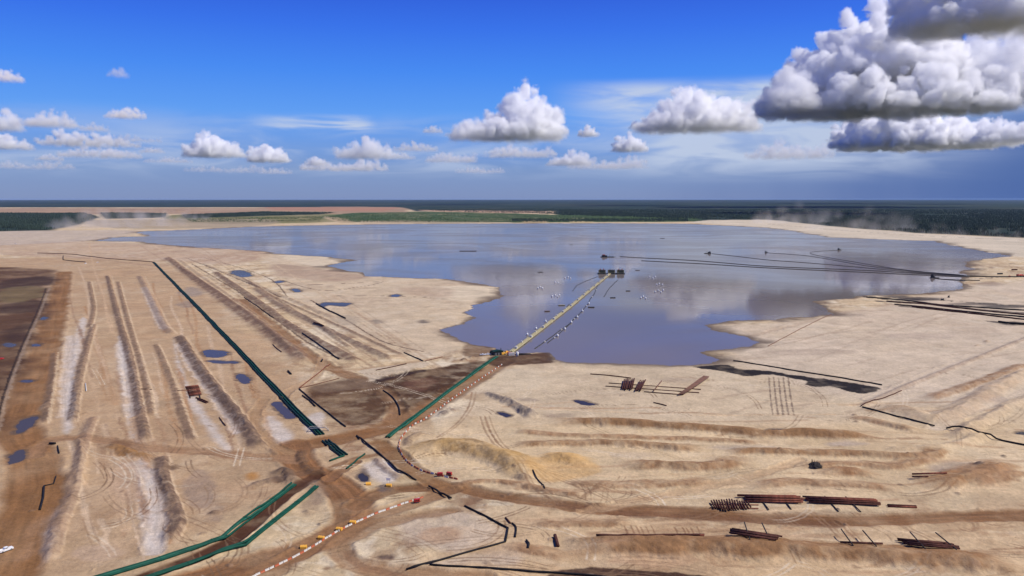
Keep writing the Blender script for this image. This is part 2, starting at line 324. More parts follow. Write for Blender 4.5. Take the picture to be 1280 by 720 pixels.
ridge([(300,612),(345,600),(372,607)], 1.5, 5, .6, (128,104,86), .6)
rr = random.Random(12)
for k in range(60):        # spoil heaps and hummocks
    x, y = rr.uniform(0, 1280), rr.uniform(470, 715)
    mound(x, y, rr.uniform(1, 3.2), rr.uniform(1, 3), rr.uniform(.3, .9), rr.choice([None, (160,130,104), (130,104,84)]), .5, rr.uniform(0, 3))
for (x, y, rx, ry, h, c) in ((268,642,3.5,3,1.6,(120,96,78)),(1068,520,3,3,1.2,(140,112,88)),(1070,528,3,3,1.2,(150,120,96)),(1255,570,3,3,1,(110,92,80)),(1225,585,5,5,1.6,(120,102,90)),(385,640,5,3,1.5,None),(580,450,5,5,2,(110,84,64)),(590,447,5,5,1.8,(120,92,70)),
    (1180,432,4,4,1.2,None),(1222,432,6,3,1.6,(180,150,120)),(1234,427,6,4,2,(190,160,128)),(1195,340,6,8,2,None),(1240,335,10,10,2.4,(120,100,84)),(1265,330,10,10,2.4,(130,106,88))):
    mound(x, y, rx, ry, h, c, .7, .4)

puddle([(252,440),(262,437),(283,439),(284,444),(272,447),(258,446)])
puddle([(258,451),(278,450.5),(299,452),(296,454.5),(270,454)])
puddle([(293,470),(300,466),(311,470),(314,476),(306,480),(296,475)])
puddle([(339,504),(350,502),(360,509),(369,521),(358,523),(347,514)])
puddle([(20,541),(24,526),(46,520),(47,526),(38,535),(26,541)])
puddle([(9,578),(16,566),(30,562),(33,571),(26,577),(14,580)])
puddle([(3,431),(10,428.5),(20,430),(18,433),(8,434)])
puddle([(38,431),(46,429),(53,431),(50,433),(42,433)])
puddle([(50,397.5),(55,395.5),(60,397),(58,400),(52,400)])
puddle([(26,476),(33,474.5),(41,475.5),(39,478),(30,478)])
puddle([(399,380.5),(404,378),(418,378),(440,379),(430,383),(412,381.5),(404,384)])
puddle([(287,340),(300,337.5),(312,341),(315,345),(300,346)])
puddle([(487,369),(495,367.5),(501,369),(497,371),(489,371)])
puddle([(364,362),(370,360.5),(377,364),(371,365.5)])
puddle([(342,352),(352,350.5),(354,353),(345,354)])
puddle([(716,501),(724,500),(746,505),(737,506.5),(724,505)], kind='dark')
puddle([(954,540.5),(965,536.5),(985,537),(992,539.5),(975,541.5)], kind='dark')
puddle([(1270,541),(1290,539),(1290,543),(1274,542.5)], kind='dark')
puddle([(445,596),(452,591),(460,594),(461,600),(452,602)], kind='dark')
puddle([(621,516),(627,514.5),(638,519),(632,521)], kind='dark')

def terrain(X, Y, want_col=True):
    X = np.asarray(X, dtype=np.float64).ravel(); Y = np.asarray(Y, dtype=np.float64).ravel()
    R = np.hypot(X, Y)
    fade = 1 - sst(2500, 9000, R)
    Hh = (fbm(X, Y, 30, 4, 11) * .55 + fbm(X, Y, 7, 3, 21) * .20 + fbm(X, Y, 160, 2, 31) * .5) * fade
    Cc = None
    if want_col:
        Cc = np.tile(alb(SAND), (len(X), 1))
        big = fbm(X, Y, 240, 3, 41)[:, None]; med = fbm(X, Y, 38, 4, 51, .6)[:, None]
        Cc *= (1 + .10 * big + .10 * med)
        near = 1 - sst(900, 2600, R)
        fine = fbm(X, Y * .8, 6, 4, 161, .7); fine2 = fbm(X * .5, Y, 17, 4, 162, .65)
        Cc = Cc * (1 + (.20 * fine + .24 * fine2) * near)[:, None]
        st = fbm(X * .32 + Y * .1, Y * 1.5 - X * .25, 26, 4, 61, .6)
        Cc *= (1 + .12 * st)[:, None]
        stn = sst(.06, .34, fbm(X, Y * .55, 55, 5, 141, .66)) * .55 + sst(.10, .34, fbm(X * .6, Y * .8, 13, 4, 142, .66)) * .5
        stn = (stn * (1 - sst(1500, 4000, R)))[:, None]
        Cc = Cc * (1 - stn) + alb((150, 116, 88)) * stn
        ltn = (np.clip(sst(.06, .32, fbm(X + 40, Y * .5, 42, 5, 151, .68)) * .55 + sst(.16, .4, fbm(X * .5 + 90, Y, 16, 4, 152, .68)) * .4, 0, .8) * (1 - .5 * sst(2000, 5000, R)))[:, None]
        Cc = Cc * (1 - ltn) + alb((238, 219, 188)) * ltn
        warm = fbm(X, Y, 60, 3, 71)
        Cc *= np.stack([1 + .03 * warm, np.ones_like(warm), 1 - .07 * warm], 1)
    def sub(pl, m):
        a = pl.min(0) - m; b = pl.max(0) + m
        return np.nonzero((X > a[0]) & (X < b[0]) & (Y > a[1]) & (Y < b[1]))[0]
    for o in OPS:
        k = o[0]; pl = o[1]
        if k == 'road':
            _, _, w, c, s, soft, warp, ruts = o
            ix = sub(pl, w * 1.6 + warp * 2)
            if not len(ix): continue
            x, y = X[ix], Y[ix]
            d, sg, al, tot = polyd(x, y, pl)
            d2 = d + fbm(x, y, max(4, w * .7), 3, 5) * warp
            m = 1 - sst(w * .5 * (1 - soft), w * .5 * (1 + soft), d2)
            endw = max(w * .8, 2)
            m *= sst(0, endw, al) * sst(0, endw, tot - al) if w < 4 else 1
            if want_col:
                sd = d * sg
                r = fbm(sd + 91, al / 26, max(.8, w / 9), 4, 8, .7)
                cc = c * (1 + ruts * .75 * r + .08 * fbm(x, y, 9, 2, 9))[:, None]
                mm = (m * s * (1 + .35 * fbm(x, y, max(6, w), 3, 15))).clip(0, 1)[:, None]
                Cc[ix] = Cc[ix] * (1 - mm) + cc * mm
            if w > 6:
                Hh[ix] = Hh[ix] * (1 - .75 * m) - .25 * m
                Hh[ix] += .9 * np.exp(-((d2 - w * .56) / (w * .08 + .4)) ** 2) * (.6 + .6 * fbm(x, y, 8, 2, 19)) * s
        elif k == 'ridge':
            _, _, h, w, rough, c, s, skew = o
            ix = sub(pl, w * 2.2)
            if not len(ix): continue
            x, y = X[ix], Y[ix]
            d, sg, al, tot = polyd(x, y, pl)
            ds = d * sg + fbm(x, y, w * 1.2, 4, 25, .6) * w * rough * .8
            t = np.abs(ds) / (w * (1 + skew * np.sign(ds)))
            prof = np.clip(1 - t, 0, 1); prof = prof * prof * (3 - 2 * prof) * .55 + prof * .45
            taper = sst(0, w * 2.0, al) * sst(0, w * 2.0, tot - al)
            dd = d < w * 2.0
            gul = fbm(al + 31, ds / 9, 3.4, 4, 28, .7) * prof * (1 - prof) * 4 * sst(-.2, .5, fbm(x, y, 40, 2, 29))
            hh = h * taper * prof * (1 + rough * fbm(x, y, w * 2.2, 3, 35)) + gul * (.09 if h < 5 else .35) * h * rough * taper
            Hh[ix] += np.where(dd, hh, 0)
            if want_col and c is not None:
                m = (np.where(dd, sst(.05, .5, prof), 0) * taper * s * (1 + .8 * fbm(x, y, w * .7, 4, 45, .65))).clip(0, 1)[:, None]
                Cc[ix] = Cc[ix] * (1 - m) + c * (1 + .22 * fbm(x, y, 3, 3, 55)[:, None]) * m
        elif k == 'area':
            _, _, c, s, soft, warp, wsc, mot = o
            ix = sub(pl, soft + warp * 1.5)
            if not len(ix) or not want_col: continue
            x, y = X[ix], Y[ix]
            sd = signed(x, y, pl) + fbm(x, y, wsc, 5, 65, .6) * warp
            m = sst(-soft, soft, sd) * s
            m = (m * (1 + mot * .8 * fbm(x, y, wsc * .8, 4, 75, .6))).clip(0, 1)[:, None]
            Cc[ix] = Cc[ix] * (1 - m) + c * (1 + .22 * fbm(x, y, wsc * .4, 4, 85, .6)[:, None]) * m
        elif k == 'mound':
            _, _, rx, ry, h, c, s, rot = o
            ix = sub(pl, max(rx, ry) * 2)
            if not len(ix): continue
            x, y = X[ix] - pl[0][0], Y[ix] - pl[0][1]
            u = (x * math.cos(rot) + y * math.sin(rot)) / rx; v = (-x * math.sin(rot) + y * math.cos(rot)) / ry
            t = np.sqrt(u * u + v * v) + .35 * fbm(X[ix], Y[ix], rx, 3, 95)
            g = np.clip(1 - t, 0, 1) ; g = g * g * (3 - 2 * g)
            Hh[ix] += h * g
            if want_col and c is not None:
                m = (sst(0, .5, g) * s)[:, None]
                Cc[ix] = Cc[ix] * (1 - m) + c * (1 + .2 * fbm(X[ix], Y[ix], 1.5, 3, 96)[:, None]) * m
    # lake basin
    ix = sub(LAKE, 160)
    if len(ix):
        x, y = X[ix], Y[ix]; r = R[ix]
        wv = np.clip(r * .004, 1.5, 16)
        sd = signed(x, y, LAKE) + fbm(x, y, 46, 5, 105, .66) * wv * 2.9 + fbm(x, y, 9, 3, 106) * 2.4
        sc = np.clip(r * .02, 12, 110)
        lev = LAKE_Z - np.clip(sd / sc, -1.2, 3) * .9
        k = 1 - sst(.6, 3.2, -sd / sc)
        Hh[ix] = Hh[ix] * (1 - k) + (lev + np.where(sd < 0, .25 * Hh[ix] * np.clip(-sd / sc, 0, 1), 0)) * k
        if want_col:
            wet = (1 - sst(0, np.clip(r * .012, 5.0, 26) * (1.5 + 3.0 * fbm(x, y, 70, 3, 108)).clip(.3, 4), -sd + fbm(x, y, 14, 3, 107) * 3.5)) * .85
            Cc[ix] = Cc[ix] * (1 - wet[:, None]) + (alb((92,76,66)) * wet[:, None])
    for pg, kind in PUD:
        ix = sub(pg, 30)
        if not len(ix): continue
        x, y = X[ix], Y[ix]; r = R[ix]
        sd = signed(x, y, pg) + fbm(x, y, 7, 4, 115, .65) * np.clip(r * .0042, 1.4, 7) - np.clip(r * .0008, .2, 1.5)
        sc = np.clip(r * .006, 2, 12)
        lev = -.12 - np.clip(sd / sc, -1.2, 2) * .3
        k = 1 - sst(.5, 2.2, -sd / sc)
        Hh[ix] = Hh[ix] * (1 - k) + lev * k
        if want_col:
            wet = (1 - sst(0, sc * .9, -sd + fbm(x, y, 8, 3, 117) * 2.5)) * .8
            Cc[ix] = Cc[ix] * (1 - wet[:, None]) + alb((96,80,70)) * wet[:, None]
    return Hh, Cc

def zt(x, y):
    return float(terrain([x], [y], False)[0][0])

# ------------------------------------------------------------------ materials
def mat(name, c, rough=.6, metal=0.0, var=.12, vs=1.0, spec=.4):
    m = bpy.data.materials.new(name); m.use_nodes = True
    n = m.node_tree; b = n.nodes['Principled BSDF']
    b.inputs['Roughness'].default_value = rough; b.inputs['Metallic'].default_value = metal; b.inputs['Specular IOR Level'].default_value = spec
    tc = n.nodes.new('ShaderNodeTexCoord'); nz = n.nodes.new('ShaderNodeTexNoise'); nz.inputs['Scale'].default_value = vs; nz.inputs['Detail'].default_value = 5
    n.links.new(tc.outputs['Object'], nz.inputs['Vector'])
    rp = n.nodes.new('ShaderNodeValToRGB')
    rp.color_ramp.elements[0].position = .3; rp.color_ramp.elements[1].position = .7
    rp.color_ramp.elements[0].color = (*[v * (1 - var) for v in c], 1); rp.color_ramp.elements[1].color = (*[min(.95, v * (1 + var)) for v in c], 1)
    n.links.new(nz.outputs['Fac'], rp.inputs[0]); n.links.new(rp.outputs[0], b.inputs['Base Color'])
    return m
M = {
 'green': mat('green_pipe_paint', (.004, .060, .036), .7, 0, .3, .3, .2),
 'green_light': mat('pale_green_pipe_paint', (.016, .095, .058), .7, 0, .3, .3, .2),
 'dark_green': mat('dark_green_pipe_paint', (.008, .036, .026), .65, 0, .3, .3, .2),
 'black': mat('black_polyethylene', (.014, .012, .012), .7, 0, .3, .5, .2),
 'rust': mat('rusty_steel', (.17, .056, .034), .85, 0, .45, .8, .15),
 'brown': mat('brown_rusty_steel', (.16, .075, .045), .8, 0, .4, .8),
 'darkrust': mat('dark_rusty_steel', (.080, .030, .021), .85, 0, .4, .8, .15),
 'timber': mat('dark_timber', (.03, .024, .02), .85, 0, .3, 2),
 'white': mat('white_paint', (.78, .77, .74), .4, 0, .06, 2),
 'offwhite': mat('weathered_white', (.58, .55, .49), .55, 0, .12, 2),
 'orange': mat('orange_plastic', (.46, .11, .045), .5, 0, .15, 2),
 'yellow': mat('yellow_paint', (.85, .43, .05), .5, 0, .12, 2),
 'red': mat('red_paint', (.45, .028, .02), .4, 0, .15, 2),
 'beige': mat('olive_beige_pipe', (.36, .31, .16), .6, 0, .2, .4),
 'glass': mat('dark_glass', (.02, .024, .03), .08, 0, .1, 1),
 'tyre': mat('black_rubber', (.015, .015, .015), .8, 0, .2, 4),
 'steel': mat('grey_steel', (.22, .22, .22), .5, .3, .2, 2),
 'olive': mat('olive_steel', (.15, .14, .055), .7, 0, .35, 1),
 'hull': mat('dark_hull_steel', (.022, .024, .024), .7, 0, .35, 1),
 'twig': mat('dead_brush', (.022, .017, .014), .9, 0, .4, 3),
}

def mesh_obj(name, V, Fc, m, parent=None, smooth_=False):
    me = bpy.data.meshes.new(name); me.from_pydata([tuple(v) for v in V], [], Fc); me.update()
    me.materials.append(M[m] if isinstance(m, str) else m)
    if smooth_:
        me.polygons.foreach_set('use_smooth', [True] * len(me.polygons))
    o = bpy.data.objects.new(name, me); COL.objects.link(o)
    if parent: o.parent = parent
    return o
def tag(o, label=None, cat=None, group=None, kind=None):
    if label: o['label'] = label
    if cat: o['category'] = cat
    if group: o['group'] = group
    if kind: o['kind'] = kind
    return o
def empty(name, loc=(0, 0, 0), rz=0.0):
    o = bpy.data.objects.new(name, None); COL.objects.link(o); o.location = loc; o.rotation_euler = (0, 0, rz); o.empty_display_size = .5
    return o
def copy_tree(o, parent=None):
    kids = list(o.children)
    c = o.copy(); COL.objects.link(c)
    if parent: c.parent = parent
    for ch in kids: copy_tree(ch, c)
    return c
class MB:
    def __init__(s): s.V = []; s.F = []
    def add(s, V, Fc):
        b = len(s.V); s.V += [tuple(v) for v in V]; s.F += [tuple(i + b for i in f) for f in Fc]; return s
    def box(s, x0, x1, y0, y1, z0, z1, tx=1.0, ty=1.0, rz=0, c=(0, 0, 0)):
        mx, my = (x0 + x1) / 2, (y0 + y1) / 2
        V = []
        for z, kx, ky in ((z0, 1, 1), (z1, tx, ty)):
            for x, y in ((x0, y0), (x1, y0), (x1, y1), (x0, y1)):
                V.append(((x - mx) * kx + mx, (y - my) * ky + my, z))
        if rz:
            cc, ss = math.cos(rz), math.sin(rz); V = [(x * cc - y * ss + c[0], x * ss + y * cc + c[1], z + c[2]) for x, y, z in V]
        return s.add(V, [(0, 3, 2, 1), (4, 5, 6, 7), (0, 1, 5, 4), (1, 2, 6, 5), (2, 3, 7, 6), (3, 0, 4, 7)])
    def prism(s, prof, y0, y1):
        n = len(prof)
        V = [(x, y0, z) for x, z in prof] + [(x, y1, z) for x, z in prof]
        return s.add(V, [tuple(range(n)), tuple(range(2 * n - 1, n - 1, -1))] + [(i, i + n, (i + 1) % n + n, (i + 1) % n) for i in range(n)])
    def tube(s, pts, r, n=8, cap=True):
        pts = [Vector(p) for p in pts]
        V = []; Fc = []
        for i, p in enumerate(pts):
            t = (pts[min(i + 1, len(pts) - 1)] - pts[max(i - 1, 0)]).normalized()
            u = t.cross(Vector((0, 0, 1)))
            if u.length < 1e-3: u = Vector((1, 0, 0))
            u.normalize(); v = u.cross(t)
            rr_ = r[i] if isinstance(r, (list, tuple)) else r
            for k in range(n):
                a = 2 * math.pi * k / n
                V.append(p + (u * math.cos(a) + v * math.sin(a)) * rr_)
        for i in range(len(pts) - 1):
            for k in range(n):
                a, b = i * n + k, i * n + (k + 1) % n
                Fc.append((a, b, b + n, a + n))
        if cap:
            Fc.append(tuple(range(n))[::-1]); Fc.append(tuple(range((len(pts) - 1) * n, len(pts) * n)))
        return s.add(V, Fc)
    def build(s, name, m, parent=None, smooth_=False):
        return mesh_obj(name, s.V, s.F, m, parent, smooth_)

# ------------------------------------------------------------------ ground sheet
def build_ground():
    a_in = np.radians(np.linspace(-40, 40, 1500))
    a_l = np.radians(np.linspace(-180, -40, 36)[:-1]); a_r = np.radians(np.linspace(40, 180, 36)[1:])
    ang = np.concatenate([a_l, a_in, a_r])
    py = np.concatenate([np.arange(790, 300, -.62), np.arange(300, 262, -.42)])
    dep = P + np.arctan((py - 360) / F)
    rad = H / np.tan(dep)
    rad = np.concatenate([[2, 60, 120, 180, 215], rad[rad > 225], np.geomspace(rad[-1] * 1.03, 90000, 60)])
    rad = np.unique(rad)
    A, Rr = np.meshgrid(ang, rad)
    X = (np.sin(A) * Rr); Y = (np.cos(A) * Rr)
    nr, na = X.shape
    Hh, Cc = terrain(X, Y)
    me = bpy.data.meshes.new('ground')
    nv = nr * na
    co = np.stack([X.ravel(), Y.ravel(), Hh], 1).astype(np.float32)
    me.vertices.add(nv); me.vertices.foreach_set('co', co.ravel())
    i = np.arange(nr - 1)[:, None] * na; j = np.arange(na - 1)[None, :]
    q = np.stack([i + j, i + j + 1, i + j + 1 + na, i + j + na], -1).reshape(-1, 4)[:, ::-1]
    nf = len(q)
    me.loops.add(nf * 4); me.polygons.add(nf)
    me.loops.foreach_set('vertex_index', q.ravel().astype(np.int32))
    me.polygons.foreach_set('loop_start', np.arange(0, nf * 4, 4, dtype=np.int32))
    me.polygons.foreach_set('use_smooth', np.ones(nf, bool))
    me.update(calc_edges=True)
    at = me.color_attributes.new('soil', 'FLOAT_COLOR', 'POINT')
    at.data.foreach_set('color', np.concatenate([np.clip(Cc, .004, .9), np.ones((nv, 1))], 1).astype(np.float32).ravel())
    o = bpy.data.objects.new('ground', me); COL.objects.link(o); tag(o, kind='structure')
    m = bpy.data.materials.new('sand_and_soil'); m.use_nodes = True; n = m.node_tree; b = n.nodes['Principled BSDF']
    b.inputs['Roughness'].default_value = .95; b.inputs['Specular IOR Level'].default_value = .12
    ca = n.nodes.new('ShaderNodeVertexColor'); ca.layer_name = 'soil'
    tc = n.nodes.new('ShaderNodeTexCoord')
    def noise(sc, det, rg=.6):
        z = n.nodes.new('ShaderNodeTexNoise'); z.inputs['Scale'].default_value = sc; z.inputs['Detail'].default_value = det; z.inputs['Roughness'].default_value = rg
        n.links.new(tc.outputs['Object'], z.inputs['Vector']); return z.outputs['Fac']
    def mth(op, x, y=None, z=None):
        q = n.nodes.new('ShaderNodeMath'); q.operation = op
        for k, v in enumerate((x, y, z)):
            if v is None: continue
            if isinstance(v, (int, float)): q.inputs[k].default_value = v
            else: n.links.new(v, q.inputs[k])
        return q.outputs[0]
    f = mth('MULTIPLY_ADD', noise(.35, 5, .75), .9, .55)
    f2 = mth('MULTIPLY_ADD', noise(.06, 6, .7), .7, .65)
    f = mth('MULTIPLY', f, f2)
    # scattered stones and clods
    vo = n.nodes.new('ShaderNodeTexNoise'); vo.inputs['Scale'].default_value = .9; vo.inputs['Detail'].default_value = 3
    n.links.new(tc.outputs['Object'], vo.inputs['Vector'])
    cl = n.nodes.new('ShaderNodeMapRange'); cl.inputs['From Min'].default_value = .66; cl.inputs['From Max'].default_value = .74; cl.inputs['To Min'].default_value = 1; cl.inputs['To Max'].default_value = .6
    n.links.new(vo.outputs['Fac'], cl.inputs['Value'])
    f = mth('MULTIPLY', f, cl.outputs[0])
    vm = n.nodes.new('ShaderNodeVectorMath'); vm.operation = 'SCALE'
    n.links.new(ca.outputs['Color'], vm.inputs[0]); n.links.new(f, vm.inputs['Scale'])
    n.links.new(vm.outputs[0], b.inputs['Base Color'])
    bp = n.nodes.new('ShaderNodeBump'); bp.inputs['Strength'].default_value = .8; bp.inputs['Distance'].default_value = .6
    n.links.new(noise(.5, 6, .65), bp.inputs['Height']); n.links.new(bp.outputs[0], b.inputs['Normal'])
    me.materials.append(m)
    return o
build_ground()

# ------------------------------------------------------------------ water
def water_mat(name, base, rough, streak, film=(.26, .48)):
    m = bpy.data.materials.new(name); m.use_nodes = True; n = m.node_tree; b = n.nodes['Principled BSDF']
    b.inputs['IOR'].default_value = 1.33; b.inputs['Specular IOR Level'].default_value = .5
    b.inputs['Roughness'].default_value = rough
    tc = n.nodes.new('ShaderNodeTexCoord'); mp = n.nodes.new('ShaderNodeMapping'); mp.inputs['Scale'].default_value = (.0022, .0009, 1); mp.inputs['Rotation'].default_value = (0, 0, .5)
    n.links.new(tc.outputs['Object'], mp.inputs['Vector'])
    nz = n.nodes.new('ShaderNodeTexNoise'); nz.inputs['Scale'].default_value = 1; nz.inputs['Detail'].default_value = 5; nz.inputs['Distortion'].default_value = 1.2
    n.links.new(mp.outputs[0], nz.inputs['Vector'])
    rp = n.nodes.new('ShaderNodeValToRGB'); rp.color_ramp.elements[0].position = .4; rp.color_ramp.elements[1].position = .62
    rp.color_ramp.elements[0].color = (*base, 1); rp.color_ramp.elements[1].color = (*[v * streak for v in base], 1)
    n.links.new(nz.outputs['Fac'], rp.inputs[0]); n.links.new(rp.outputs[0], b.inputs['Base Color'])
    mr = n.nodes.new('ShaderNodeMapRange'); mr.inputs['From Min'].default_value = .35; mr.inputs['From Max'].default_value = .65; mr.inputs['To Min'].default_value = rough; mr.inputs['To Max'].default_value = rough * 2.0
    n.links.new(nz.outputs['Fac'], mr.inputs['Value']); n.links.new(mr.outputs[0], b.inputs['Roughness'])
    df = n.nodes.new('ShaderNodeBsdfDiffuse'); n.links.new(rp.outputs[0], df.inputs['Color'])      # silt and bitumen film dulls the mirror
    ms = n.nodes.new('ShaderNodeMixShader'); fm = n.nodes.new('ShaderNodeMapRange'); fm.interpolation_type = 'SMOOTHSTEP'
    mp3 = n.nodes.new('ShaderNodeMapping'); mp3.inputs['Scale'].default_value = (.0022, .0030, 1); mp3.inputs['Rotation'].default_value = (0, 0, .5); n.links.new(tc.outputs['Object'], mp3.inputs['Vector'])
    nz3 = n.nodes.new('ShaderNodeTexNoise'); nz3.inputs['Scale'].default_value = 1; nz3.inputs['Detail'].default_value = 3.5; nz3.inputs['Distortion'].default_value = 1.6; n.links.new(mp3.outputs[0], nz3.inputs['Vector'])
    fm.inputs['From Min'].default_value = .38; fm.inputs['From Max'].default_value = .62; fm.inputs['To Min'].default_value = film[0]; fm.inputs['To Max'].default_value = film[1]
    n.links.new(nz3.outputs['Fac'], fm.inputs['Value']); n.links.new(fm.outputs[0], ms.inputs[0]); n.links.new(b.outputs[0], ms.inputs[1]); n.links.new(df.outputs[0], ms.inputs[2])
    n.links.new(ms.outputs[0], n.nodes['Material Output'].inputs['Surface'])
    return m
WM = water_mat('tailings_water', (.146, .122, .108), .045, 1.12)
WB = water_mat('puddle_water', (.060, .052, .054), .08, 1.1, (.5, .7))
WD = water_mat('dark_puddle_water', (.034, .030, .031), .08, 1.1, (.5, .7))
def sheet(name, pg, z, m):
    bm = bmesh.new()
    vs = [bm.verts.new((p[0], p[1], z)) for p in pg]
    f = bm.faces.new(vs); bm.normal_update()
    if f.normal.z < 0: f.normal_flip()
    bmesh.ops.triangulate(bm, faces=[f])
    me = bpy.data.meshes.new(name); bm.to_mesh(me); bm.free(); me.materials.append(m)
    o = bpy.data.objects.new(name, me); COL.objects.link(o); return tag(o, kind='structure')
lk = GP([(60,303),(160,288),(320,281.5),(480,278.9),(640,278.2),(860,278.4),(960,283),(1060,293),(1170,298),(1310,320),(1235,352),(1215,366),(1100,378),(1060,398),(975,405),(965,434),(915,461),(800,458),(690,456),(620,440),(540,422),(530,400),(440,352),(395,338),(300,318),(180,308)], LAKE_Z)
sheet('water', lk, LAKE_Z, WM)
for pg, kind in PUD:
    c = pg.mean(0); v = pg - c; L = np.linalg.norm(v, axis=1, keepdims=True)
    r = float(np.hypot(*c))
    pg2 = c + v * (1 + min(9, max(3, r * .006)) / np.maximum(L, 1))
    sheet('puddle', pg2, -.13, WB if kind == 'blue' else WD)

# ------------------------------------------------------------------ pipelines
def resample(pl, step):
    out = [pl[0]]
    for a, b in zip(pl[:-1], pl[1:]):
        L = math.hypot(b[0] - a[0], b[1] - a[1]); k = max(1, int(L / step))
        for i in range(1, k + 1): out.append((a[0] + (b[0] - a[0]) * i / k, a[1] + (b[1] - a[1]) * i / k))
    return np.array(out)
def offset(pl, d):
    pl = np.array(pl); t = np.gradient(pl, axis=0); t /= np.linalg.norm(t, axis=1, keepdims=True) + 1e-9
    return pl + np.stack([-t[:, 1], t[:, 0]], 1) * d
def drape(pl, r, step=5.0, lift=.0, win=3):
    q = resample(pl, step); z = terrain(q[:, 0], q[:, 1], False)[0]
    if win > 1 and len(z) > win:
        zp = np.pad(z, win // 2, mode='edge'); z = np.array([zp[i:i + win].max() for i in range(len(z))])
    return [(x, y, zz + r * .85 + lift) for (x, y), zz in zip(q, z)]
def pipeline(px, r, m, label, cat='pipeline', name='pipeline', off=0.0, group=None, sm=False, step=5.0, lift=0, flange=0, jit=0.0):
    pl = GP(px); pl = smooth(pl, 6) if sm else pl
    if off:
        pl = offset(resample(pl, 12), off)
    if jit or r > .5:
        jit = jit or .45
        pl = resample(pl, 8); pl = pl + np.stack([fbm(pl[:, 0], pl[:, 1], 30, 2, 3), fbm(pl[:, 0], pl[:, 1], 30, 2, 4)], 1) * jit
    pts = drape(pl, r, step, lift)
    if not flange:
        o = MB().tube(pts, r, 10).build(name, m, None, True)
        return tag(o, label, cat, group)
    root = empty(name, pts[0]); o0 = Vector(pts[0])
    MB().tube([Vector(p) - o0 for p in pts], r, 10).build('pipe', m, root, True)
    acc = 0; nfl = 0
    for a, b in zip(pts[:-1], pts[1:]):
        a, b = Vector(a), Vector(b); acc += (b - a).length
        if acc > flange and nfl < 40:
            acc = 0; nfl += 1; t = (b - a).normalized()
            MB().tube([a - o0 - t * .12, a - o0 + t * .12], r * 1.22, 10).build('flange', m, root)
    return tag(root, label, cat, group)

longpx = [(192,328),(234,371),(285,424),(330,472),(372,516),(401,544)]
for off, m, lb in ((-2.0, 'dark_green', 'dark green pipeline on the puddle side of the long three-pipe run across the sand'),
                   (0, 'green', 'green middle pipeline of the long three-pipe run across the sand'),
                   (2.0, 'dark_green', 'dark green pipeline on the lake side of the long three-pipe run across the sand')):
    pipeline(longpx, .62, m, lb, off=off, step=8, flange=60)
for off, lb in ((-1.9, 'puddle-side green pipe stub just past the haul road crossing'), (0, 'middle green pipe stub just past the haul road crossing'), (1.9, 'lake-side green pipe stub just past the haul road crossing')):
    pipeline([(407,551),(418,561),(430,570)], .6, 'dark_green', lb, off=off, step=3)
pipeline([(430,570.5),(421,573.5),(412,577)], .55, 'green', 'short green pipe turning off at the end of the three stubs', step=2)
pipeline([(456,568.5),(444,577.5),(433,586)], .5, 'green', 'short green pipe between dirt tracks beside the dark puddle', step=2)
for off, m, lb in ((-.95, 'green', 'green pipeline on the roadside edge of the pair running to the pump station'), (.95, 'green_light', 'lighter green pipeline on the barrier side of the pair running to the pump station')):
    pipeline([(621,447),(597,463),(560,490),(523,518),(485,548)], .72, m, lb, off=off, step=6, flange=40)
for off, m, lb in ((-1.25, 'green', 'outer green pipe of the inner bend group beside the open sand'), (.0, 'green_light', 'pale middle green pipe of the group beside the open sand'), (1.25, 'green', 'green pipe nearest the dirt corridor in the group beside the open sand')):
    pipeline([(367,606),(325,638),(279,674),(200,700),(125,722),(50,745)], .52, m, lb, off=off, step=4, flange=24)
for off, m, lb in ((-.75, 'green', 'green pipe nearest the dirt corridor in the group beside the haul road'), (.65, 'green', 'outer green pipe beside the curving haul road')):
    pipeline([(396,610),(350,647),(306,682),(250,700),(185,722),(110,745)], .62, m, lb, off=off, step=4, flange=24)
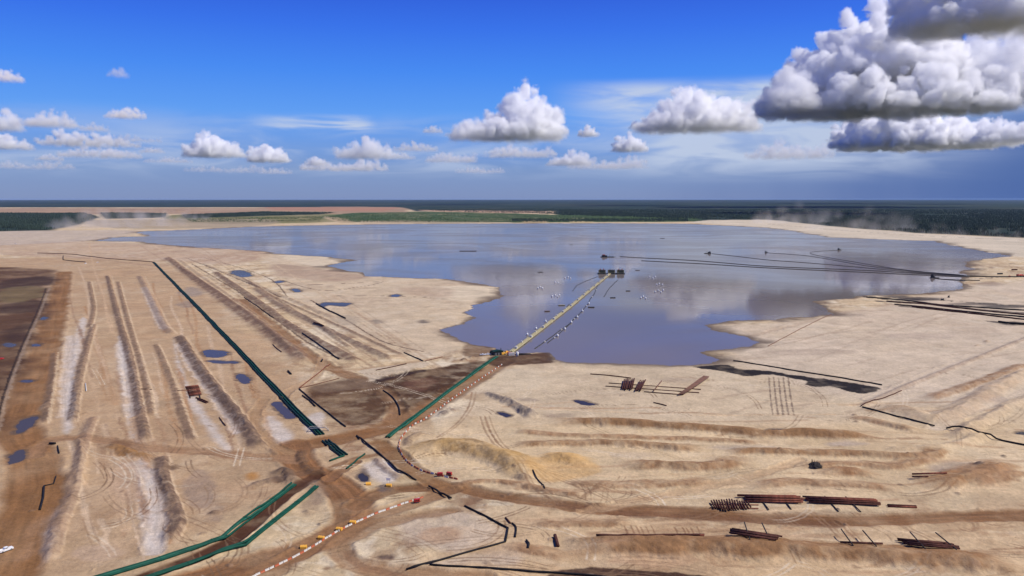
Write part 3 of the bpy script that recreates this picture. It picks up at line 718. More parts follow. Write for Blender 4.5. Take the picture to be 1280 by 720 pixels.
for px, r, m, lb, sm in (
    ([(374,487),(392,502),(412,518),(432,534)], .5, 'black', 'black pipe along the edge of the dark worked ground', False),
    ([(378,495),(387,501),(394,508)], .5, 'black', 'short black pipe lying against the dark worked ground edge', False),
    ([(446,545),(470,565),(497,589),(520,601)], .55, 'black', 'long black pipe beside the road junction, bending near the red machines', False),
    ([(536,610),(550,617),(564,624.5)], .5, 'black', 'short straight black pipe between two dirt tracks', False),
    ([(581,633),(608,647),(635,661),(632,677)], .45, 'black', 'black pipe with a hooked corner on the pale sand', False),
    ([(632,678),(590,690),(540,704),(508,712)], .42, 'black', 'black pipe slanting from the hooked pipe toward the track loop', False),
    ([(537,707),(600,711),(660,715),(740,720),(800,726)], .42, 'black', 'long thin black pipe below the dark wet patch', False),
    ([(374,485),(392,471),(413,455)], .4, 'rust', 'brown pipe slanting up from the worked ground to the diagonal road', False),
    ([(376,485.5),(400,479),(424,473)], .35, 'brown', 'thin brown pipe branching along the pale bank', False),
    ([(505,441),(517,446),(529,451.5)], .5, 'black', 'short black pipe on the beach above the worked ground', False),
    ([(531,452),(541,449),(553,446)], .35, 'brown', 'thin brown pipe angled on from the short black beach pipe', False),
    ([(470,463),(490,459),(508,455)], .4, 'darkrust', 'dark pipe on the track above the pale bank', False),
    ([(378,418),(400,433),(424,449)], .5, 'black', 'black pipe in the groove between two grey berms', False),
    ([(305,372),(325,386),(342,398)], .45, 'black', 'black pipe in the upper groove beyond the long green run', False),
    ([(392,405.5),(398,408),(405,411)], .7, 'darkrust', 'short dark pipe lying between the grey berms', False),
    ([(395,380),(412,389),(432,398)], .8, 'black', 'dark pipe beside the small blue pond on the beach', False),
    ([(479,488),(490,496),(498,508),(500,519)], .5, 'black', 'curved black pipe along the diagonal road bend', True),
    ([(47,316.5),(90,318),(140,324),(192,328)], .8, 'darkrust', 'dark far pipeline joining the top of the long green run', False),
    ([(79,320),(79,325),(95,327),(107,328)], .8, 'black', 'dark bent pipe beside the white pickups on the far track', False),
    ([(917,451.5),(960,458),(1020,468),(1103,481)], .55, 'black', 'long black pipe behind the dark bitumen pool', False),
    ([(1076,508),(1105,498),(1127,489)], .35, 'darkrust', 'dark pipe along the foot of the slanting bank', False),
    ([(1078,509),(1115,519),(1168,533)], .5, 'black', 'black pipe lying in the eroded ditch', False),
    ([(1183,536.5),(1230,546),(1300,560)], .55, 'black', 'black pipe running straight from the ditch to the frame edge', False),
    ([(745,674.5),(800,676.5),(850,676),(880,674.5)], .5, 'darkrust', 'long dark rusty pipe string on the sand by the dozer ruts', False),
    ([(858,675.5),(869,673.8),(880,675.8)], .5, 'rust', 'rusty pipe piece at the end of the long pipe string', False),
    ([(55,607),(67,604.5),(70,595)], .3, 'black', 'thin bent black hose beside the dirt road', False),
    ([(55,608),(54,622),(50,637)], .5, 'black', 'thick black hose below the thin bent hose', False),
    ([(62,555),(69,556)], .7, 'black', 'short black pipe across the track edge', False),
    ([(72,558),(74,568)], .35, 'black', 'short black pipe standing off the white bank', False),
    ([(245,497.5),(253,500),(260,503.5)], .5, 'darkrust', 'dark pipe lying just off the stacked bundle, upper one', False),
    ([(247,500),(253,502),(258,504.5)], .45, 'darkrust', 'dark pipe lying just off the stacked bundle, lower one', False),
    ([(632,648),(638,655)], .4, 'darkrust', 'short dark pipe beside the hooked black pipe', False),
    ([(666,593),(671,600),(678,606),(681,614)], .3, 'black', 'thin dark hose beside the ochre mound', True),
    ([(640,655),(645,660),(644,672)], .4, 'black', 'small curled black hose on the pale sand', True),
    ([(658,677),(661,684),(660,690)], .45, 'black', 'black hose piece left of the leaning plate', True),
    ([(274,522),(278,528),(282,533)], .3, 'darkrust', 'thin dark pipe beside the long grey berm', False),
    ([(107,480),(108,490)], .4, 'offwhite', 'pale upright-lying pipe by the broken white bank', False),
    ([(698,684),(694,671)], .8, 'darkrust', 'dark plate-like pipe piece leaning on the bottom bank', False),
    ([(341,431),(347,437),(352,441)], .35, 'darkrust', 'thin dark pipe on the wide berm beyond the green run', False),
    ([(360,464),(364,468)], .7, 'black', 'small black pipe piece near the long green run', False),
    ([(403,449.5),(402,452)], .7, 'black', 'small dark pipe piece at the diagonal road edge', False),
    ([(1040,392),(1000,412),(960,433)], .35, 'brown', 'thin brown pipe along the sand track right of the pond', False),
    ([(738,468),(763,470),(789,473.2)], .45, 'darkrust', 'single dark pipe beyond the central pipe yard', False),
    ([(817,504),(824,505.5),(833,508)], .4, 'darkrust', 'single dark pipe short of the central pipe yard', False)):
    pipeline(px, r, m, lb, sm=sm, step=3, cat='pipe', name='pipe_line')
# shore pipes at the right-hand landing
for k, (px, r, m, lb) in enumerate((
    ([(1083,372),(1130,376),(1180,382),(1300,390)], .9, 'black', 'black landing pipe nearest the water on the eastern shore'),
    ([(1108,377),(1160,381),(1230,389),(1300,396)], .9, 'darkrust', 'second dark landing pipe on the eastern shore'),
    ([(1118,381),(1170,386),(1230,392),(1300,399)], .9, 'black', 'third black landing pipe on the eastern shore'),
    ([(1140,384.5),(1200,391),(1300,402)], .9, 'darkrust', 'landing pipe furthest from the water on the eastern shore'),
    ([(1212,345.5),(1240,346.5),(1268,346.5),(1300,346)], 1.1, 'black', 'black pipe bank where the floating lines come ashore'),
    ([(1168,348),(1200,350),(1225,351)], .8, 'black', 'black pipe beside the small shore pump'),
    ([(1248,403),(1262,405),(1300,406)], 1.2, 'black', 'thick black pipe at the far end of the slanting bank'))):
    pipeline(px, r, m, lb, step=14)

sx_, sy_ = G(397, 539); stl = empty('pipe_stile', (sx_, sy_, zt(sx_, sy_)), .25)
MB().box(-4.6, 4.6, -.6, .6, 2.3, 2.45).build('deck', 'steel', stl)
for q in (-1, 1):
    MB().add([(q * 4.6, -.6, 2.3), (q * 4.6, .6, 2.3), (q * 7.2, .6, 0), (q * 7.2, -.6, 0), (q * 4.6, -.6, 2.45), (q * 4.6, .6, 2.45), (q * 7.2, .6, .15), (q * 7.2, -.6, .15)], [(0, 1, 2, 3), (7, 6, 5, 4), (0, 4, 5, 1), (1, 5, 6, 2), (2, 6, 7, 3), (3, 7, 4, 0)]).build('stair', 'steel', stl)
    MB().tube([(-7.2, q * .6, 1.1), (-4.6, q * .6, 3.5), (4.6, q * .6, 3.5), (7.2, q * .6, 1.1)], .06, 6).build('handrail', 'offwhite', stl)
tag(stl, 'grey steel stile stepping over the long green pipe run by the haul road', 'stile')

# ------------------------------------------------------------------ pipe yards
def loose_pipe(a, b, r, m, label, group, lift=0.0, name='steel_pipe'):
    p = GP([a, b]); zz = terrain(p[:, 0], p[:, 1], False)[0]
    z = max(zz) + r + lift
    c = p.mean(0); d = p[1] - p[0]; L = float(np.hypot(*d)); an = math.atan2(d[1], d[0])
    o = MB().tube([(-L / 2, 0, 0), (L / 2, 0, 0)], r, 10).build(name, m, None, True)
    o.location = (c[0], c[1], z); o.rotation_euler = (0, 0, an)
    return tag(o, label, 'pipe' if 'pipe' in name else 'timber', group)
def rack(x0, y0, x1, y1, n, dv, r, m, label, group, slant=0.0, jit=3.0, sleepers=(), slabel='', layers=1):
    """n pipes side by side, the first at (x0,y0)-(x1,y1), the next each dv pixels nearer"""
    h = .5 if sleepers else .03
    for k in range(n):
        j = rnd.uniform(-jit, jit); sx = slant * k
        for l in range(layers):
            if l and (k == n - 1 or rnd.random() < .3): continue
            dy = dv * (k + .5 * l)
            loose_pipe((x0 + sx + j, y0 + dy), (x1 + sx + j * .6 + rnd.uniform(-jit, jit) * .5, y1 + dy), r, m if rnd.random() < .75 else 'darkrust', label, group, h + l * r * 1.75)
    for a, b in sleepers:
        loose_pipe(a, b, .28, 'timber', slabel, group + ' sleepers', 0, 'sleeper_beam')
rack(1005,622.5,1094,626, 6, 1.35, .40, 'rust', 'rusty pipe in the longest stack, the one with two sleepers poking out', 'pipes of the longest stack', 1.6, 2.5,
     [((1031,621),(1048,640)), ((1057,622),(1076,641))], 'black sleeper poking out under the longest pipe stack', 2)
rack(925,621.5,996,622.5, 6, 1.4, .40, 'rust', 'rusty pipe in the stack between the crossed short pipes and the longest stack', 'pipes of the second longest stack', 1.8, 5,
     [((977,620),(989,637)), ((948,621),(961,638))], 'black sleeper poking out under the second longest pipe stack', 2)
rack(1110,631.5,1146,633, 2, 1.6, .42, 'rust', 'short rusty pipe lying alone off the end of the longest stack', 'loose pair by the longest stack', 1, 1.5)
rack(916,668,975,677, 7, 1.75, .40, 'darkrust', 'dark rusty pipe in the staggered stack below the crossed short pipes', 'pipes of the lower staggered stack', -1.0, 3.5,
     [((930,664),(937,686)), ((952,664.5),(962,686))], 'black sleeper under the lower staggered stack', 2)
rack(1123,675,1187,680.5, 9, 1.65, .40, 'darkrust', 'dark rusty pipe in the slanted stack with ruts running up to it', 'pipes of the slanted stack', 1.7, 2.5,
     [((1137,673.5),(1156,695)), ((1169,674.5),(1195,696))], 'black sleeper under the slanted stack', 2)
rack(1049,683,1102,685, 2, 1.8, .28, 'darkrust', 'thin dark pipe crossing two bare sleepers', 'pipes on the bare sleepers', .5, 1,
     [((1051,670),(1066,691)), ((1078,672),(1095,692))], 'thick black sleeper crossed by two thin pipes', 1)
for k in range(15):
    x = 890 + 3.2 * k; t = abs(k - 6) / 9
    loose_pipe((x - 1, 626.5 + t * 3 + rnd.uniform(-.7, .7)), (x + 3.5, 639.5 - t * 3.5 + rnd.uniform(-.7, .7)), .42, 'darkrust', 'short dark pipe in the row laid crosswise like fish bones', 'crosswise short pipes', .55)
for y in (631, 635.5):
    loose_pipe((887, y), (948, y + .8), .26, 'rust', 'long thin rail pipe under the crosswise short pipes', 'rails under the crosswise pipes')
loose_pipe((1140,599), (1183,597.6), .45, 'rust', 'single rusty pipe on the terrace edge by itself', None, .05)
loose_pipe((1140,600.2), (1160,599.8), .4, 'darkrust', 'short dark pipe touching the single pipe on the terrace', None, .05)
# central yard
for a, b in (((761,479.5),(876,487.5)), ((757,483.5),(874,491.8)), ((805,491),(849,494.3))):
    loose_pipe(a, b, .36, 'darkrust', 'long dark rail pipe of the central yard near the lake', 'rails of the central yard')
for k in range(7):
    x = 777.5 + 2.1 * k + rnd.uniform(-.3, .3)
    loose_pipe((x, 488.5 + rnd.uniform(-1, 1.5)), (x + 2.8, 476 + rnd.uniform(-.8, .8)), .48, 'darkrust', 'short dark pipe in the tight bundle across the central yard rails', 'tight bundle of the central yard', .75)
for k in range(4):
    x = 794 + 2.1 * k
    loose_pipe((x, 490 + rnd.uniform(-1, 1)), (x + 6.5, 477.5 + rnd.uniform(-.8, .8)), .46, 'darkrust', 'short slanting pipe beside the tight bundle on the central yard rails', 'slanting pipes of the central yard', .75)
for k in range(5):
    loose_pipe((847.5 + 1.6 * k, 495.5 - .2 * k), (880 + 1.5 * k, 471.8 + .3 * k), .42, 'brown', 'brown rusty pipe in the long diagonal bundle at the end of the central yard', 'diagonal brown bundle', .75)
loose_pipe((817,491), (827,478.5), .4, 'brown', 'single brown pipe slanting over the middle of the central yard rails', None, .75)
# bundle on the left field
for k in range(8):
    loose_pipe((231.5 + .7 * k, 485.2 + 1.6 * k), (248 + .55 * k, 483.2 + 1.55 * k), .55, 'darkrust' if k % 3 else 'rust', 'dark red pipe in the square bundle on the broad left sand field', 'square pipe bundle', .35)
for x in (234.5, 247):
    loose_pipe((x, 483.5), (x + 3.4, 498), .3, 'timber', 'black sleeper under the square pipe bundle', 'square bundle sleepers', 0, 'sleeper_beam')
loose_pipe((222,490.5), (233,490), .25, 'darkrust', 'thin dark pipe poking out beside the square bundle', None, .05)
loose_pipe((176,488), (190,488.7), .25, 'darkrust', 'thin dark pipe across the long crest of the sand field', None, .3)

# heap of upright sticks
def brush(px, py, label):
    x, y = G(px, py); z = zt(x, y)
    root = empty('brush_pile', (x, y, z))
    mb = MB(); rb = random.Random(5)
    n = 14
    V = [(0, 0, 2.2)]
    for ring, (rr_, zz) in enumerate(((1.6, 1.7), (2.9, .8), (3.9, -.2))):
        for k in range(n):
            a = 2 * math.pi * k / n; q = rr_ * rb.uniform(.8, 1.2)
            V.append((math.cos(a) * q * 1.05, math.sin(a) * q, zz * rb.uniform(.75, 1.2)))
    Fc = [(0, 1 + k, 1 + (k + 1) % n) for k in range(n)]
    for ring in range(2):
        for k in range(n):
            a = 1 + ring * n + k; b = 1 + ring * n + (k + 1) % n
            Fc.append((a, a + n, b + n, b))
    MB().add(V, Fc).build('heap', 'twig', root)
    for k in range(16):
        a = rb.uniform(0, 6.28); q = rb.uniform(0, 3.2); bx, by = q * math.cos(a), q * math.sin(a)
        h = rb.uniform(1.6, 3.8); t = rb.uniform(-.5, .5)
        MB().tube([(bx, by, .3), (bx + t * .6, by + rb.uniform(-.3, .3), h * .6), (bx + t * 1.3, by + rb.uniform(-.6, .6), h)], [.13, .1, .05], 6).build('stick', 'twig', root)
    tag(root, label, 'brush pile')
brush(1019, 585, 'black heap of dead brush with upright sticks on the sand terrace')

# ------------------------------------------------------------------ barriers
def jersey(m):
    prof = [(-.26, 0), (.26, 0), (.24, .18), (.12, .34), (.08, .78), (-.08, .78), (-.12, .34), (-.24, .18)]
    o = MB().prism(prof, -1.05, 1.05).build('road_barrier', m)
    return o
def along(px, step):
    pl = smooth(GP(px), 6); q = resample(pl, .5)
    d = np.concatenate([[0], np.cumsum(np.linalg.norm(np.diff(q, axis=0), axis=1))])
    s = np.arange(0, d[-1], step)
    x = np.interp(s, d, q[:, 0]); y = np.interp(s, d, q[:, 1])
    tx = np.interp(s + .5, d, q[:, 0]) - np.interp(s - .5, d, q[:, 0]); ty = np.interp(s + .5, d, q[:, 1]) - np.interp(s - .5, d, q[:, 1])
    return x, y, np.arctan2(ty, tx)
BW = jersey('offwhite'); BO = jersey('orange'); used = set()
def put(proto, x, y, z, rz, label, group, cat):
    if proto.name in used:
        o = copy_tree(proto)
    else:
        o = proto; used.add(proto.name)
    o.location = (x, y, z); o.rotation_euler = (0, 0, rz); tag(o, label, cat, group); return o
rows = [([(627,456),(600,474),(570,495),(542,516),(512,536)], 4.6, 'woooow', 'the line climbing to the pump station'), ([(511,537),(501,549),(499,562),(509,577),(532,590),(572,600)], 3.2, 'oow', 'the curve round the bare mound'),
        ([(300,730),(320,719),(377,691),(420,665),(460,646),(500,631),(527,622)], 2.35, 'wwo', 'the long line beside the haul road')]
for px, st, pat, where in rows:
    x, y, a = along(px, st); z = terrain(x, y, False)[0]
    pat = {'woooow': 'wo', 'oow': 'oow', 'wwo': 'wwo'}[pat]
    for i in range(len(x)):
        w = pat[i % len(pat)] == 'w'
        j = rnd.uniform(-.15, .15)
        put(BW if w else BO, x[i] + j, y[i], z[i], a[i] - math.pi / 2 + rnd.uniform(-.06, .06), ('white' if w else 'orange') + ' road barrier in ' + where, ('white' if w else 'orange') + ' barriers in ' + where, 'barrier').scale = (1.15, 1.2, 1.15) if 'long' not in where else (1, 1, 1)
# yellow concrete blocks
def block(m, name):
    prof = [(-.95, 0), (.95, 0), (.92, .9), (.55, 1.35), (-.55, 1.35), (-.92, .9)]
    root = empty(name)
    MB().prism(prof, -1.35, 1.35).build('body', m, root)
    for s in (-.6, .6):
        MB().tube([(0, s - .18, 1.33), (0, s - .18, 1.5), (0, s + .18, 1.5), (0, s + .18, 1.33)], .035, 6).build('lifting_eye', 'steel', root)
    return root
YB = block('yellow', 'yellow_block')
for (px, py), lb in zip(((379.5,684.5),(401.5,673),(424,662),(441,653.5),(460.5,606),(486,608)),
    ('yellow concrete block by the barrier line, lowest of four', 'yellow concrete block by the barrier line, second of four from the bottom', 'yellow concrete block by the barrier line, third of four from the bottom',
     'yellow concrete block by the barrier line, topmost of four', 'yellow concrete block at the dark puddle, away from the white sign', 'yellow concrete block right under the small white sign at the junction')):
    x, y = G(px, py); put(YB, x, y, zt(x, y), math.pi / 2 + rnd.uniform(-.3, .3), lb, 'yellow concrete blocks', 'block')
x, y = G(485.5, 604.5); sg = empty('road_sign', (x, y, zt(x, y)))
MB().tube([(-.7, 0, 0), (-.7, 0, 2.6)], .06, 6).build('post', 'steel', sg); MB().tube([(.7, 0, 0), (.7, 0, 2.6)], .06, 6).build('post', 'steel', sg)
MB().box(-1.1, 1.1, -.09, -.03, 1.5, 2.7).build('panel', 'white', sg); tag(sg, 'small white sign board on two posts at the junction', 'sign')

# ------------------------------------------------------------------ vehicles
def wheel(r, w, parent, x, y):
    t = MB().tube([(x, y - w / 2, r), (x, y + w / 2, r)], r, 14).build('wheel', 'tyre', parent, False)
    MB().tube([(x, y - w / 2 - .01, r), (x, y + w / 2 + .01, r)], r * .55, 10).build('rim', 'steel', t)
def pickup(m):
    root = empty('pickup_truck')
    b = MB()
    b.box(-2.75, 2.75, -.95, .95, .45, .95); b.box(.95, 2.7, -.92, .92, .95, 1.2, .94, .94)
    b.box(-2.75, -.95, -.95, -.85, .95, 1.3); b.box(-2.75, -.95, .85, .95, .95, 1.3); b.box(-2.75, -2.65, -.85, .85, .95, 1.3)
    b.build('body', m, root)
    c = MB().box(-.95, .95, -.9, .9, .952, 1.85, .72, .82).build('cab', m, root)
    for s in (-1, 1):
        MB().box(-.66, .62, s * .79 - .035, s * .79 + .035, 1.3, 1.72, .86, 1).build('side_window', 'glass', root)
    MB().add([(.93, -.76, 1.22), (.93, .76, 1.22), (.74, .7, 1.76), (.74, -.7, 1.76)], [(0, 1, 2, 3)]).build('windshield', 'glass', root)
    for sx in (-1.75, 1.75):
        for sy in (-.82, .82): wheel(.4, .26, root, sx, sy)
    for sy in (-.7, .7):
        MB().box(2.7, 2.78, sy - .17, sy + .17, .7, .9).build('headlight', 'offwhite', root)
    return root
PW = pickup('white')
def place(proto, px, py, rz, label, group=None, cat='truck'):
    x, y = G(px, py); return put(proto, x, y, zt(x, y), rz, label, group, cat)
place(PW, 7.5, 688, 1.0, 'white pickup truck parked alone on the brown dirt road')
for px, py, rz, lb in ((603.5,444.5,.1,'white pickup truck beside the pump station, away from the lake'), (610,444.2,.2,'white pickup truck parked closest to the dark pump house'),
                       (19,304.5,.1,'white pickup truck far off on the beach edge'), (107,329.8,1.2,'white pickup truck by the dark bent pipe on the far track'), (122,328.5,.5,'white pickup truck driving past the dark bent pipe'),
                       (452,278.2,.1,'white pickup truck on the far shore landing'), (460,278.4,.1,'white pickup truck at the middle of the far shore landing'), (478,278.5,.1,'white pickup truck at the far end of the far shore landing')):
    place(PW, px, py, rz, lb)
PR = pickup('red'); place(PR, 1.5, 449.5, 1.4, 'red pickup truck on the dark ground at the frame edge')
# red mobile generators at the mound
def genset():
    root = empty('generator_trailer')
    MB().box(-1.5, 1.5, -.75, .75, .75, 2.1, .96, .92).build('housing', 'red', root)
    MB().box(-1.6, 1.6, -.8, .8, .6, .74).build('chassis', 'black', root)
    MB().tube([(1.6, 0, .67), (2.6, 0, .6)], .07, 6).build('drawbar', 'black', root)
    MB().tube([(-.8, .3, 2.1), (-.8, .3, 2.7)], .09, 8).build('exhaust', 'steel', root)
    for k in range(3): MB().box(-1.2 + k * .8, -.7 + k * .8, -.785, -.75, 1.1, 1.7).build('grille', 'black', root)
    for sy in (-.85, .85): wheel(.38, .22, root, -.2, sy)
    return root
GN_ = genset()
place(GN_, 550, 595.5, .2, 'red generator trailer at the foot of the yellow mound, nearer the pale curve of barriers', None, 'generator')
place(GN_, 561.5, 595, -.3, 'red generator trailer under the yellow mound, away from the barrier curve', None, 'generator')
place(GN_, 521, 628, .4, 'red generator trailer at the upper end of the long barrier line', None, 'generator')
# red tank truck on the eastern landing
tk = empty('tank_truck'); 
MB().tube([(-7, 0, 2.4), (3, 0, 2.4)], 1.45, 16).build('tank', 'red', tk, True)
MB().box(3.6, 6.2, -1.25, 1.25, .9, 3.5, .85, .95).build('cab', 'red', tk); MB().box(6.2, 7.6, -1.1, 1.1, .9, 2.2, .9, .9).build('hood', 'red', tk)
MB().box(-7.2, 6.2, -.6, .6, .6, .95).build('chassis', 'black', tk)
MB().add([(6.17, -1, 2.3), (6.17, 1, 2.3), (6.06, .95, 3.2), (6.06, -.95, 3.2)], [(0, 1, 2, 3)]).build('windshield', 'glass', tk)
for sx in (-6, -4.6, 1.5, 6.6):
    for sy in (-1.1, 1.1): wheel(.52, .35, tk, sx, sy)
place(tk, 1275, 345, .05, 'red tank truck on the eastern shore landing')
place(pickup('red'), 1262, 345.5, .5, 'small red pickup truck next to the red tank truck')

# ------------------------------------------------------------------ pump station by the lake
def st(name, px, py, rz=0.0, dz=0):
    x, y = G(px, py); return empty(name, (x, y, zt(x, y) + dz), rz)
ph = st('pump_house', 622, 444, .45)
MB().box(-5, 5, -3, 3, 0, 3.6).build('wall', 'hull', ph); MB().prism([(-5.4, 3.6), (5.4, 3.6), (5.4, 3.8), (0, 4.8), (-5.4, 3.8)], -3.3, 3.3).build('roof', 'dark_green', ph)
for k in (-3, 0, 3): MB().box(k - .6, k + .6, -3.04, -3.0, .1, 2.4).build('door', 'steel', ph)
MB().tube([(3.5, 0, 4), (3.5, 0, 6.4)], .3, 8).build('exhaust', 'black', ph); tag(ph, 'dark green pump house where the green pipes reach the lake', 'pump house')
def skid(name, px, py, rz, m, label):
    k = st(name, px, py, rz)
    MB().box(-2.6, 2.6, -1.3, 1.3, 0, .5).build('base', 'black', k); MB().box(-2.2, .6, -1, 1, .5, 2.5, .95, .9).build('engine_cover', m, k)
    MB().tube([(1.5, -.5, 1.3), (1.5, .5, 1.3)], .9, 14).build('pump_casing', m, k, True); MB().tube([(1.5, 0, 1.4), (1.5, 0, 3.0), (2.4, 0, 3.2)], .3, 8).build('outlet', 'green', k)
    MB().tube([(-1.2, 0, 2.4), (-1.2, 0, 3.6)], .14, 8).build('exhaust', 'steel', k); tag(k, label, 'pump')
skid('pump_skid', 629, 444, .6, 'yellow', 'yellow pump skid touching the dark pump house')
skid('pump_skid', 633.5, 441.5, .9, 'yellow', 'yellow pump skid at the root of the floating pipeline')
skid('pump_skid', 637, 443.5, .3, 'red', 'red pump skid beside the yellow ones')
tn = st('storage_tank', 646.5, 446.5); MB().tube([(0, 0, 0), (0, 0, 4.2)], 1.25, 18).build('shell', 'white', tn, True); MB().tube([(0, 0, 4.2), (0, 0, 4.7)], [1.25, .2], 18).build('roof', 'offwhite', tn)
MB().box(-.3, .3, -1.34, -1.27, 0, 4.3).build('ladder', 'steel', tn); tag(tn, 'white upright storage tank on the dark bank of the pump station', 'tank')
ct = st('shipping_container', 639.5, 445, .2); MB().box(-3, 3, -1.2, 1.2, .1, 2.7).build('body', 'offwhite', ct); MB().box(3.0, 3.06, -1.1, 1.1, .2, 2.6).build('door', 'orange', ct); tag(ct, 'pale container between the tank and the red pump skid', 'container')
hs = st('dark_boom_pile', 655, 443.5, .3); hs.name = 'hose_bundle'
for k in range(5): MB().tube([(-9, k * 1.1 - 2, .4), (-2, k * 1.2 - 2.4, .9), (7, k * 1.0 - 2, .3)], .4, 8).build('hose', 'black', hs, True)
tag(hs, 'bundle of black hoses on the bank beside the white tank', 'hose')
sb = st('small_shed', 616, 442.5, .4); sb.name = 'storage_shed'; MB().box(-2.5, 2.5, -1.6, 1.6, 0, 2.4).build('wall', 'dark_green', sb); MB().prism([(-2.8, 2.4), (2.8, 2.4), (0, 3.3)], -1.8, 1.8).build('roof', 'black', sb); tag(sb, 'small dark shed between the pickups and the pump house', 'shed')

# ------------------------------------------------------------------ on the lake
LZ = LAKE_Z
def wl(px, py): 
    x, y = G(px, py, LZ); return x, y
def wline(px, step=8):
    return resample(GP(px, LZ), step)
fp = empty('floating_pipeline', (*wl(640, 440.5), LZ))
o0 = Vector(fp.location)
main = wline([(638,441.5),(665,421),(690,401.5),(714,382.8),(738,362.5),(762,342.8)], 10)
for off, m, nm in ((-1.6, 'beige', 'pipe'), (0, 'beige', 'pipe'), (1.6, 'dark_green', 'pipe')):
    q = offset(main, off * 1.2); MB().tube([Vector((x, y, LZ + .9)) - o0 for x, y in q], .85, 8).build(nm, m, fp, True)
q = offset(main, .8)
wk = MB()
tl = q; n_ = len(q)
Lf, Rt = offset(q, -1.1), offset(q, 1.1)
V = [(a[0], a[1], LZ + 1.75) for a in Lf] + [(a[0], a[1], LZ + 1.75) for a in Rt] + [(a[0], a[1], LZ + 1.6) for a in Lf] + [(a[0], a[1], LZ + 1.6) for a in Rt]
Fc = []
for i in range(n_ - 1):
    Fc += [(i, i + 1, n_ + i + 1, n_ + i), (2 * n_ + i, 3 * n_ + i, 3 * n_ + i + 1, 2 * n_ + i + 1), (i, 2 * n_ + i, 2 * n_ + i + 1, i + 1), (n_ + i, n_ + i + 1, 3 * n_ + i + 1, 3 * n_ + i)]
wk.add([Vector(v) - o0 for v in V], Fc).build('walkway', 'beige', fp)
tot = len(main); 
fl = MB()
for i, t in enumerate(np.linspace(.02, .98, 26)):
    k = t * (tot - 1); a = main[int(k)]; b = main[min(int(k) + 1, tot - 1)]; d = (b - a) / (np.linalg.norm(b - a) + 1e-9); nrm = np.array([-d[1], d[0]])
    p = a + (b - a) * (k - int(k)) + nrm * (1.0 if i % 2 else -1.2)
    big = 1.0 if i % 2 == 0 else .7
    MB().box(-1.7 * big, 1.7 * big, -1.4 * big, 1.4 * big, 1.76, 1.76 + 2.0 * big, .8, .8, rz=math.atan2(d[1], d[0]), c=(p[0] - o0.x, p[1] - o0.y, 0)).build('float_box', 'offwhite', fp)
tag(fp, 'long beige floating pipeline with walkway from the pump station to the barge', 'floating pipeline')

def float_line(px, r, label, nfl=0, m='hull', fm='offwhite', name='floating_hose', sag=1.2):
    q = smooth(GP(px, LZ), 5); q = resample(q, 14)
    q = q + np.stack([fbm(q[:, 0], q[:, 1], 60, 2, 13), fbm(q[:, 0], q[:, 1], 60, 2, 14)], 1) * sag
    root = empty(name, (q[0][0], q[0][1], LZ)); o = Vector(root.location)
    MB().tube([Vector((x, y, LZ + r * .3)) - o for x, y in q], r, 8).build('hose', m, root, True)
    for k in range(nfl):
        p = q[int((k + .5) / nfl * (len(q) - 1))]
        MB().tube([(p[0] - o.x - 1, p[1] - o.y, r * .5), (p[0] - o.x + 1, p[1] - o.y, r * .5)], r * 1.5, 10).build('float', fm, root, True)
    tag(root, label, 'hose')
float_line([(655,431),(672,416),(690,403),(704,389),(712,380)], .45, 'dark floating hose close along the west side of the floating pipeline', 3)
float_line([(668,436),(690,421),(705,410),(718,399),(730,386),(742,368),(748,356)], .5, 'dark floating hose with white floats just east of the floating pipeline', 6)
float_line([(684,429),(700,417),(712,405),(722,394)], .45, 'short dark floating hose furthest east of the floating pipeline root', 2)
float_line([(716,364),(722,357),(736,350),(747,346)], .5, 'loose dark boom drifting in a hook west of the barge', 0)
float_line([(755,371),(762,360),(772,350)], .5, 'loose dark boom trailing below the barge', 0)
float_line([(775,320.8),(802,322.5),(870,326),(960,333),(1080,338),(1165,343),(1212,345.5)], .85, 'upper of the two long floating hoses from the big dredge to the landing', 0)
float_line([(802,326),(880,330),(960,335),(1080,340.5),(1165,344.5),(1212,346.5)], .85, 'lower of the two long floating hoses from the big dredge to the landing', 0)
float_line([(890,317.2),(925,321),(960,325),(1020,329.5),(1080,334.8),(1150,341),(1212,345)], .7, 'floating hose from the small dredge with a white end to the landing', 0)
float_line([(961,316.3),(1010,320),(1080,331.8),(1140,339),(1205,344.2)], .65, 'floating hose from the tiny boat near the middle to the landing', 0)
float_line([(1048,312.8),(1016,315),(1020,319),(1080,329.6),(1135,338),(1200,343.6)], .65, 'floating hose doubling back from the eastern boat to the landing', 0)

def deck(root, L, W, z0=-.5, z1=1.4, m='hull'):
    prof = [(-L / 2 + 1, z0), (L / 2 - 1, z0), (L / 2, z1), (-L / 2, z1)]
    MB().prism(prof, -W / 2, W / 2).build('hull', m, root)
